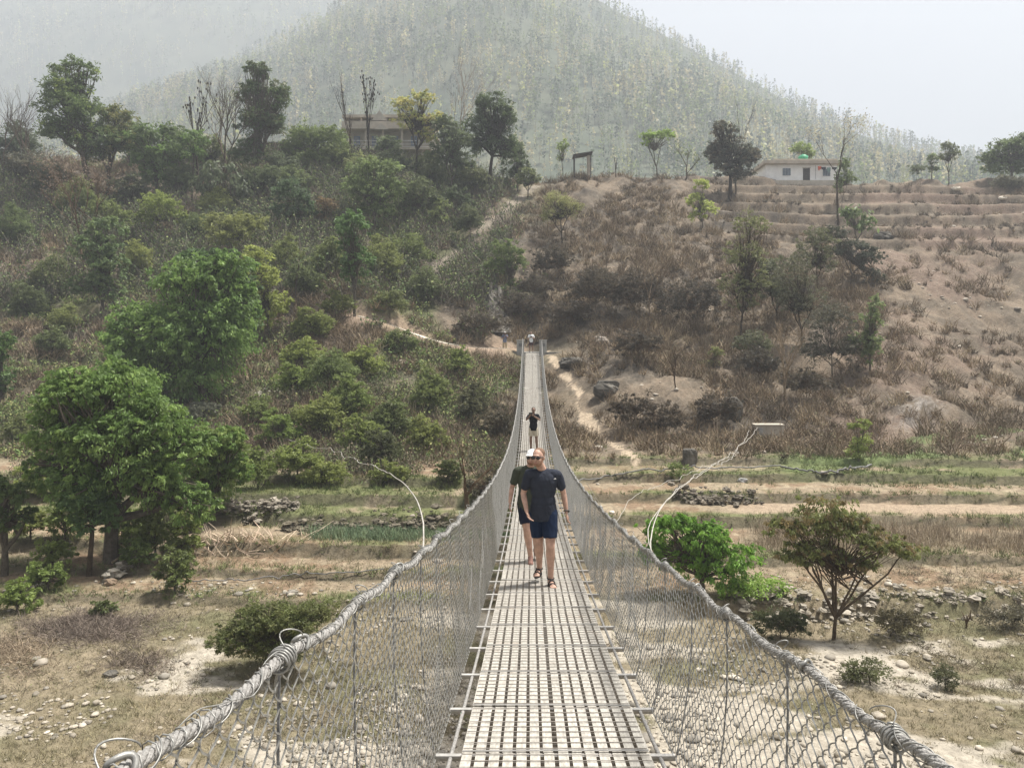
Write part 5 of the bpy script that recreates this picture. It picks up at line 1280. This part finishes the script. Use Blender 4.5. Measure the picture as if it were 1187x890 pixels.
def ecyl(mb, c, rx, ry, z0, z1, n=28):
    th = np.arange(n)/n*2*math.pi; L = []
    for z, k in ((z0, 1.0), (z0*.5+z1*.5, .985), (z1, .93)): L.append(np.stack([c[0] + rx*k*np.cos(th), c[1] + ry*k*np.sin(th), c[2] + z + 0*th], 1))
    V = np.concatenate(L + [[[c[0], c[1], c[2]+z0]], [[c[0], c[1], c[2]+z1]]]); b = mb.n
    mb.add(V, [[r*n+i, r*n+(i+1)%n, (r+1)*n+(i+1)%n, (r+1)*n+i] for r in range(2) for i in range(n)])
    mb.F3.append(np.array([[3*n, (i+1)%n, i] for i in range(n)] + [[3*n+1, 2*n+i, 2*n+(i+1)%n] for i in range(n)]) + b)
def rotz(v, a): c, s = math.cos(a), math.sin(a); v = np.asarray(v, float); return np.stack([v[..., 0]*c - v[..., 1]*s, v[..., 0]*s + v[..., 1]*c, v[..., 2]], -1)

def mat2(name, c, v=.15, sc=8, rough=.85, spec=.2): return noisy(name, tuple(x*(1-v) for x in c), tuple(x*(1+v) for x in c), sc, rough, spec)
def person(label, loc, J, skin, shirt, shorts, voxel, shoes, hair=None, beard=None, cap=None, glasses=False, watch=False, phone=None, group='people on the footbridge', turn=0.0, sleeve=.62, trousers=False, fold=.008, rz=0.0, seed=1):
    r = empty('person', loc, label, 'person', group, rz)
    J = {k: np.array(v, float) for k, v in J.items()}
    SK = mat2('skin', skin, .22, 16, .55, .35)
    b = MB(); hd = J['head']; sh = (J['shL'] + J['shR'])/2; hp = (J['hiL'] + J['hiR'])/2
    def H(v): return hd + rotz(np.array(v, float), turn)
    Rz = np.array([[math.cos(turn), -math.sin(turn), 0], [math.sin(turn), math.cos(turn), 0], [0,0,1]])
    b.ell(H((0,.012,.028)), (.075,.094,.088), 18, 12, Rz); b.ell(H((0,-.012,-.03)), (.064,.076,.082), 16, 10, Rz); b.ell(H((0,-.030,-.082)), (.043,.046,.03), 12, 8, Rz)
    capsule(b, H((0,-.088,.012)), H((0,-.106,-.022)), .009, .014); b.ell(H((0,-.078,.036)), (.05,.018,.012), 10, 6, Rz)
    for sx in (-1, 1):
        b.ell(H((sx*.078,.008,-.005)), (.010,.020,.032), 8, 6, Rz); b.ell(H((sx*.034,-.062,-.026)), (.022,.022,.024), 8, 6, Rz)
    b.ell(H((0,-.083,-.052)), (.025,.012,.011), 8, 6, Rz)
    capsule(b, H((0,.018,-.07)), sh + np.array([0,.015,.03]), .056, .062); capsule(b, sh + np.array([0,.01,.03]), (sh + J['shL'])/2 + [0,.01,.01], .058, .052); capsule(b, sh + np.array([0,.01,.03]), (sh + J['shR'])/2 + [0,.01,.01], .058, .052)
    def torso(m, g_):
        mid = sh*.62 + hp*.38; low = sh*.3 + hp*.7
        m.ell(sh*.80 + hp*.20 + [0,.005,0], (.165+g_,.108+g_,.17+g_), 18, 12); m.ell(mid, (.148+g_,.104+g_,.17+g_), 16, 10); m.ell(low, (.142+g_,.103+g_,.15+g_), 16, 10); m.ell(hp + [0,.008,.02], (.155+g_,.108+g_,.11+g_), 16, 10)
        for k in ('shL', 'shR'): m.ell(J[k]*.93 + sh*.07 - [0,0,.005], (.052+g_*.8,.056+g_*.8,.055+g_*.8), 12, 8)
        capsule(m, J['shL']*.9+J['shR']*.1, J['shR']*.9+J['shL']*.1, .050+g_, .050+g_)
    torso(b, 0)
    for q, sgn in (('L', 1), ('R', -1)):
        e = J['el'+q]; w = J['wr'+q]; s0 = J['sh'+q]
        chain(b, [s0, s0*.5+e*.5, e], [.052,.047,.038]); chain(b, [e, e*.7+w*.3, w], [.038,.040,.026])
        hand(b, w, J['hd'+q] - w, (J['sd'+q] if 'sd'+q in J else (0, 1, 0)), .35 if phone is None else .9, sgn)
        hi = J['hi'+q]; kn = J['kn'+q]; an = J['an'+q]; toe = J['to'+q]
        chain(b, [hi, hi*.5+kn*.5, kn], [.090,.080,.060]); bk = np.array([0,.014,0]); chain(b, [kn, kn*.72+an*.28+bk, kn*.4+an*.6+bk*.5, an], [.058,.064,.048,.038])
        dft = toe - an; dft[2] = 0; dft /= np.linalg.norm(dft) + 1e-9
        zf = toe[2]
        heel = np.array([an[0], an[1], 0]) - dft*.045 + [0,0,zf + .032]; ball = heel + dft*.17; ball[2] = zf + .028
        chain(b, [an, heel*.6+ball*.4 + [0,0,.02], ball], [.036,.036,.028]); chain(b, [an, heel], [.036,.032])
        sdv = np.cross(dft, [0,0,1]);
        for i_, o_ in enumerate((-.030,-.014,.001,.015,.029)):
            oo = o_ * (-sgn); capsule(b, ball + sdv*oo*.9, ball + dft*(.052 - .007*abs(i_ - 0)*(.8)) + sdv*oo - [0,0,.010], .014, .0115 if i_ else .014, 8)
        # footwear
        f = MB(); kind, fc = shoes; fm = mat2('footwear', fc, .2, 20, .7)
        c0 = heel + dft*.108; c0[2] = zf + .008; ang = math.atan2(dft[1], dft[0]) - math.pi/2
        if kind == 'sandal':
            th = np.linspace(0, 2*math.pi, 25)[:-1]; yy = np.sin(th)*.140; xx = np.cos(th)*(.041 + .010*np.sin(th)); ring = rotz(np.stack([xx, yy, 0*xx], 1), ang)
            V = np.concatenate([ring + c0 - [0,0,.014], ring + c0 + [0,0,.008], [c0 - [0,0,.014]], [c0 + [0,0,.008]]]); n = 24
            f.add(V, [[i, (i+1)%n, n+(i+1)%n, n+i] for i in range(n)]); f.n -= 0
            f.F3.append(np.array([[2*n, (i+1)%n, i] for i in range(n)] + [[2*n+1, n+i, n+(i+1)%n] for i in range(n)]) + f.n - len(V))
            for off, rr, hh in ((.055, .046, .050), (.0, .044, .072)):
                a = np.linspace(0, math.pi, 12); p = rotz(np.stack([np.cos(a)*rr, 0*a + off, np.sin(a)*hh], 1), ang) + c0; f.tube(p, .011, 5, (0, 1, .1))
            a = np.linspace(0, 2*math.pi, 18); f.tube(rotz(np.stack([np.cos(a)*.043, np.sin(a)*.048, 0*a], 1), ang) + an + [0,0,-.005], .009, 5, (0,0,1), False)
            f.build('sandal', fm, r)
        else:
            chain(f, [heel - [0,0,.004], ball + dft*.01, ball + dft*.035], [.042,.044,.040]); chain(f, [an + [0,0,-.01], heel + [0,0,.005]], [.043,.042]); chain(f, [an + [0,0,-.015], ball], [.040,.040])
            fuse(f, 'shoe', fm, r, max(voxel, .007), 3)
    fuse(b, 'body', SK, r, voxel, 3)
    # shirt
    sm = MB(); torso(sm, .020)
    for q in ('L', 'R'):
        s0 = J['sh'+q]; e = J['el'+q]; chain(sm, [s0, s0*(1-sleeve*.5)+e*sleeve*.5, s0*(1-sleeve)+e*sleeve], [.062,.066,.061])
    capsule(sm, sh + [0,.012,-.012], sh*.82+hp*.18, .088, .10)
    hem = hp + np.array([0,.004,-.005]); sm.ell(hem, (.170,.126,.09), 18, 10); sm.ell(hem + [0,0,.10], (.160,.12,.12), 18, 10)
    ecyl(sm, hp, .178, .132, -.075, .12)
    fuse(sm, 'shirt', shirt, r, voxel*1.15, 4, fold, 13, seed)
    # shorts or trousers
    sp = MB(); sp.ell(hp + [0,.006,-.01], (.168,.122,.12), 18, 10)
    for q in ('L', 'R'):
        hi = J['hi'+q]; kn = J['kn'+q]
        if trousers: chain(sp, [hi, kn, J['an'+q] + [0,0,.03]], [.100,.078,.066])
        else:
            e = hi*.26 + kn*.74; chain(sp, [hi, hi*.5+kn*.5], [.102,.098]); sp.tube(np.stack([hi, hi*.5+kn*.5, e]), [.098,.098,.092], 14)
    fuse(sp, 'trousers' if trousers else 'shorts', shorts, r, voxel*1.15, 3, fold*.9, 11, seed+7)
    # head gear
    if hair:
        hm_ = MB(); hm_.ell(H((0,.034,.050)), (.078,.090,.075), 18, 12, Rz); hm_.ell(H((0,.060,-.005)), (.068,.052,.068), 14, 8, Rz)
        for sx in (-1, 1): capsule(hm_, H((sx*.070,.012,.03)), H((sx*.070,.002,-.005)), .014, .009)
        fuse(hm_, 'hair', mat2('hair', hair, .25, 40, .8), r, max(voxel, .006), 2, .003, 60, 3)
    if beard:
        bm_ = MB(); bm_.ell(H((0,-.030,-.076)), (.055,.060,.040), 14, 8, Rz); bm_.ell(H((0,-.078,-.042)), (.026,.016,.008), 8, 6, Rz)
        for sx in (-1, 1): capsule(bm_, H((sx*.066,-.004,-.02)), H((sx*.050,-.035,-.07)), .014, .02)
        fuse(bm_, 'beard', mat2('beard', beard, .25, 60, .85), r, max(voxel, .006), 1, .002, 90, 4)
    if cap:
        cm_ = MB(); cm_.ell(H((0,.014,.052)), (.086,.103,.080), 18, 12, Rz)
        cm_.ell(H((0,-.110,.055)), (.070,.062,.008), 16, 6, Rz); capsule(cm_, H((-.06,-.06,.055)), H((.06,-.06,.055)), .012, .012)
        fuse(cm_, 'cap', mat2('cap', cap, .06, 20, .8), r, max(voxel*.8, .006), 2)
    lm = MB(); lm.ell(H((0,-.094,-.060)), (.021,.006,.006), 8, 6, Rz); lm.build('lips', mat2('lips', (skin[0]*.8, skin[1]*.55, skin[2]*.55)), r)
    if glasses:
        gm = MB()
        for sx in (-1, 1): gm.ell(H((sx*.034,-.091,.010)), (.031,.010,.023), 12, 8, Rz); gm.tube([H((sx*.062,-.085,.016)), H((sx*.079,-.02,.014)), H((sx*.080,.02,.006))], .0045, 5)
        gm.tube([H((-.02,-.100,.017)), H((.02,-.100,.017))], .005, 5); gm.build('sunglasses', noisy('dark_lens', (.008,.008,.009), (.02,.02,.022), 5, .12, .6), r, True)
    else:
        for sx in (-1, 1): em = MB(); em.ell(H((sx*.030,-.083,.010)), (.011,.008,.007), 8, 6, Rz); em.build('eye', DARKW, r)
    if watch:
        w = J['wrR']; d, s_, n_ = frame(J['hdR'] - w, (0, 1, 0)); a = np.linspace(0, 2*math.pi, 18); c = w - d*.012; wm = MB()
        wm.tube(c + np.cos(a)[:,None]*s_*.033 + np.sin(a)[:,None]*n_*.033, .010, 5, d, False); wm.ell(c + np.array([.03,-.022,0]), (.014,.014,.019), 10, 6); wm.build('watch', DARKW, r)
    if phone is not None:
        p = empty('phone', np.array(loc) + rotz(np.array(phone), rz), 'dark phone held up by the ' + ('man in black in the middle of the bridge' if voxel < .0105 else ('man in white at the bridge end' if shoes[1][0] > .2 else 'man standing left of the bridge end')), 'phone')
        pm = MB(); pm.box((0,0,0), (.15,.010,.075), rz); pm.build('case', DARKW, p); pm = MB(); pm.ell((-.05,-.007,.02), (.012,.005,.012), 8, 6); pm.build('lens', GLASS, p)
    return r
def fabric(name, c, v=.12, sc=16): return noisy(name, tuple(x*(1-v) for x in c), tuple(x*(1+v) for x in c), sc, .9, .15, bump=.15, bscale=220)
CAU = (.43,.265,.195)
# man in front
d1 = 10.2
J1 = dict(head=(-.065,-.05,1.675), shL=(-.182,.0,1.45), shR=(.190,.02,1.44), elL=(-.262,.04,1.185), elR=(.275,.07,1.18), wrL=(-.215,-.12,.985), wrR=(.312,.03,.945), hdL=(-.18,-.18,.90), hdR=(.318,.0,.85), sdL=(.25,1,0), sdR=(0,1,0),
          hiL=(-.085,.02,.925), hiR=(.09,.0,.925), knL=(-.055,.05,.515), knR=(.095,-.10,.52), anL=(-.045,.26,.125), anR=(.10,-.06,.095), toL=(-.10,.05,.05), toR=(.135,-.25,.0))
m1 = person('man with sunglasses in a dark grey-blue T-shirt and navy shorts walking in front', (.165, d1, deck(d1)+.016), J1, CAU, fabric('navy_grey_knit', (.030,.034,.046)), fabric('navy_cotton', (.012,.021,.046)), .0062, ('sandal', (.035,.03,.028)),
            hair=(.17,.105,.07), beard=(.27,.155,.10), glasses=True, watch=True, turn=-.38, seed=11)
# small mark on the chest
mb = MB(); mb.box((.155, -.112, 1.405), (.030, .006, .006)); mb.box((.160, -.112, 1.413), (.016, .006, .006)); mb.build('shirt_mark', PLASTER, m1)
d2 = 12.0
J2 = dict(head=(.075,-.05,1.615), shL=(-.15,.0,1.40), shR=(.21,.03,1.40), elL=(-.235,.03,1.13), elR=(.29,.10,1.13), wrL=(-.265,-.03,.92), wrR=(.30,.0,.92), hdL=(-.27,-.09,.82), hdR=(.30,-.05,.82), sdL=(0,1,0), sdR=(0,1,0),
          hiL=(-.055,.02,.89), hiR=(.115,.0,.89), knL=(.00,-.10,.50), knR=(.13,.05,.49), anL=(.055,-.10,.10), anR=(.14,.25,.13), toL=(.06,-.3,.0), toR=(.15,.1,.05))
person('man in a white cap, sunglasses and olive T-shirt walking half hidden behind the first', (-.055, d2, deck(d2)+.016), J2, CAU, fabric('olive_knit', (.050,.056,.040)), fabric('dark_navy', (.014,.017,.032)), .0075, ('shoe', (.20,.11,.085)),
       hair=(.12,.07,.04), beard=(.20,.11,.07), cap=(.80,.79,.76), glasses=True, turn=-.25, seed=21)
d3 = 31.6
J3 = dict(head=(.0,-.03,1.655), shL=(-.18,.0,1.43), shR=(.18,.0,1.43), elL=(-.29,-.13,1.27), elR=(.25,-.14,1.27), wrL=(-.14,-.30,1.46), wrR=(.02,-.30,1.44), hdL=(-.11,-.33,1.53), hdR=(-.03,-.33,1.50), sdL=(1,0,.2), sdR=(-1,0,.2),
          hiL=(-.09,.0,.90), hiR=(.09,.0,.90), knL=(-.11,-.02,.49), knR=(.12,-.02,.49), anL=(-.11,.0,.085), anR=(.14,.0,.085), toL=(-.14,-.2,.0), toR=(.18,-.2,.0))
person('man in a black T-shirt and beige shorts standing mid-bridge taking a photo', (.12, d3, deck(d3)+.016), J3, (.20,.125,.09), fabric('black_knit', (.010,.010,.013)), fabric('beige_cotton', (.46,.41,.32)), .010, ('shoe', (.03,.025,.025)),
       hair=(.015,.012,.010), phone=(-.12,-.36,1.56), seed=31)
J4 = dict(head=(.0,-.02,1.62), shL=(-.18,.0,1.41), shR=(.18,.0,1.41), elL=(-.27,-.06,1.15), elR=(.27,-.06,1.15), wrL=(-.08,-.25,1.22), wrR=(.08,-.25,1.24), hdL=(-.02,-.28,1.27), hdR=(.02,-.28,1.29), sdL=(1,0,.2), sdR=(-1,0,.2),
          hiL=(-.09,.0,.89), hiR=(.09,.0,.89), knL=(-.12,.0,.48), knR=(.12,.0,.48), anL=(-.13,.0,.085), anR=(.14,.0,.085), toL=(-.17,-.2,.0), toR=(.18,-.2,.0))
person('man in a white shirt and dark shorts standing between the two bridge pillars', (.05, 65.9, zE+.0), J4, (.26,.16,.115), fabric('white_cotton', (.74,.75,.74)), fabric('dark_red_cotton', (.07,.035,.04)), .0115, ('shoe', (.25,.2,.2)),
       hair=(.02,.015,.012), phone=(0,-.34,1.32), group='people at the far bridge end', seed=41)
J5 = dict(J4); J5['wrR'] = (.06,-.24,1.42); J5['hdR'] = (.03,-.27,1.50); J5['elR'] = (.27,-.1,1.22)
person('man in a grey-blue shirt, white cap and khaki trousers left of the bridge pillars', (-2.2, 65.9, zE+.0), J5, (.28,.17,.12), fabric('grey_blue_cotton', (.16,.18,.25)), fabric('khaki_cotton', (.42,.34,.22)), .0115, ('shoe', (.12,.1,.09)),
       hair=(.02,.015,.012), cap=(.8,.78,.74), phone=(0,-.34,1.50), trousers=True, group='people at the far bridge end', seed=51)
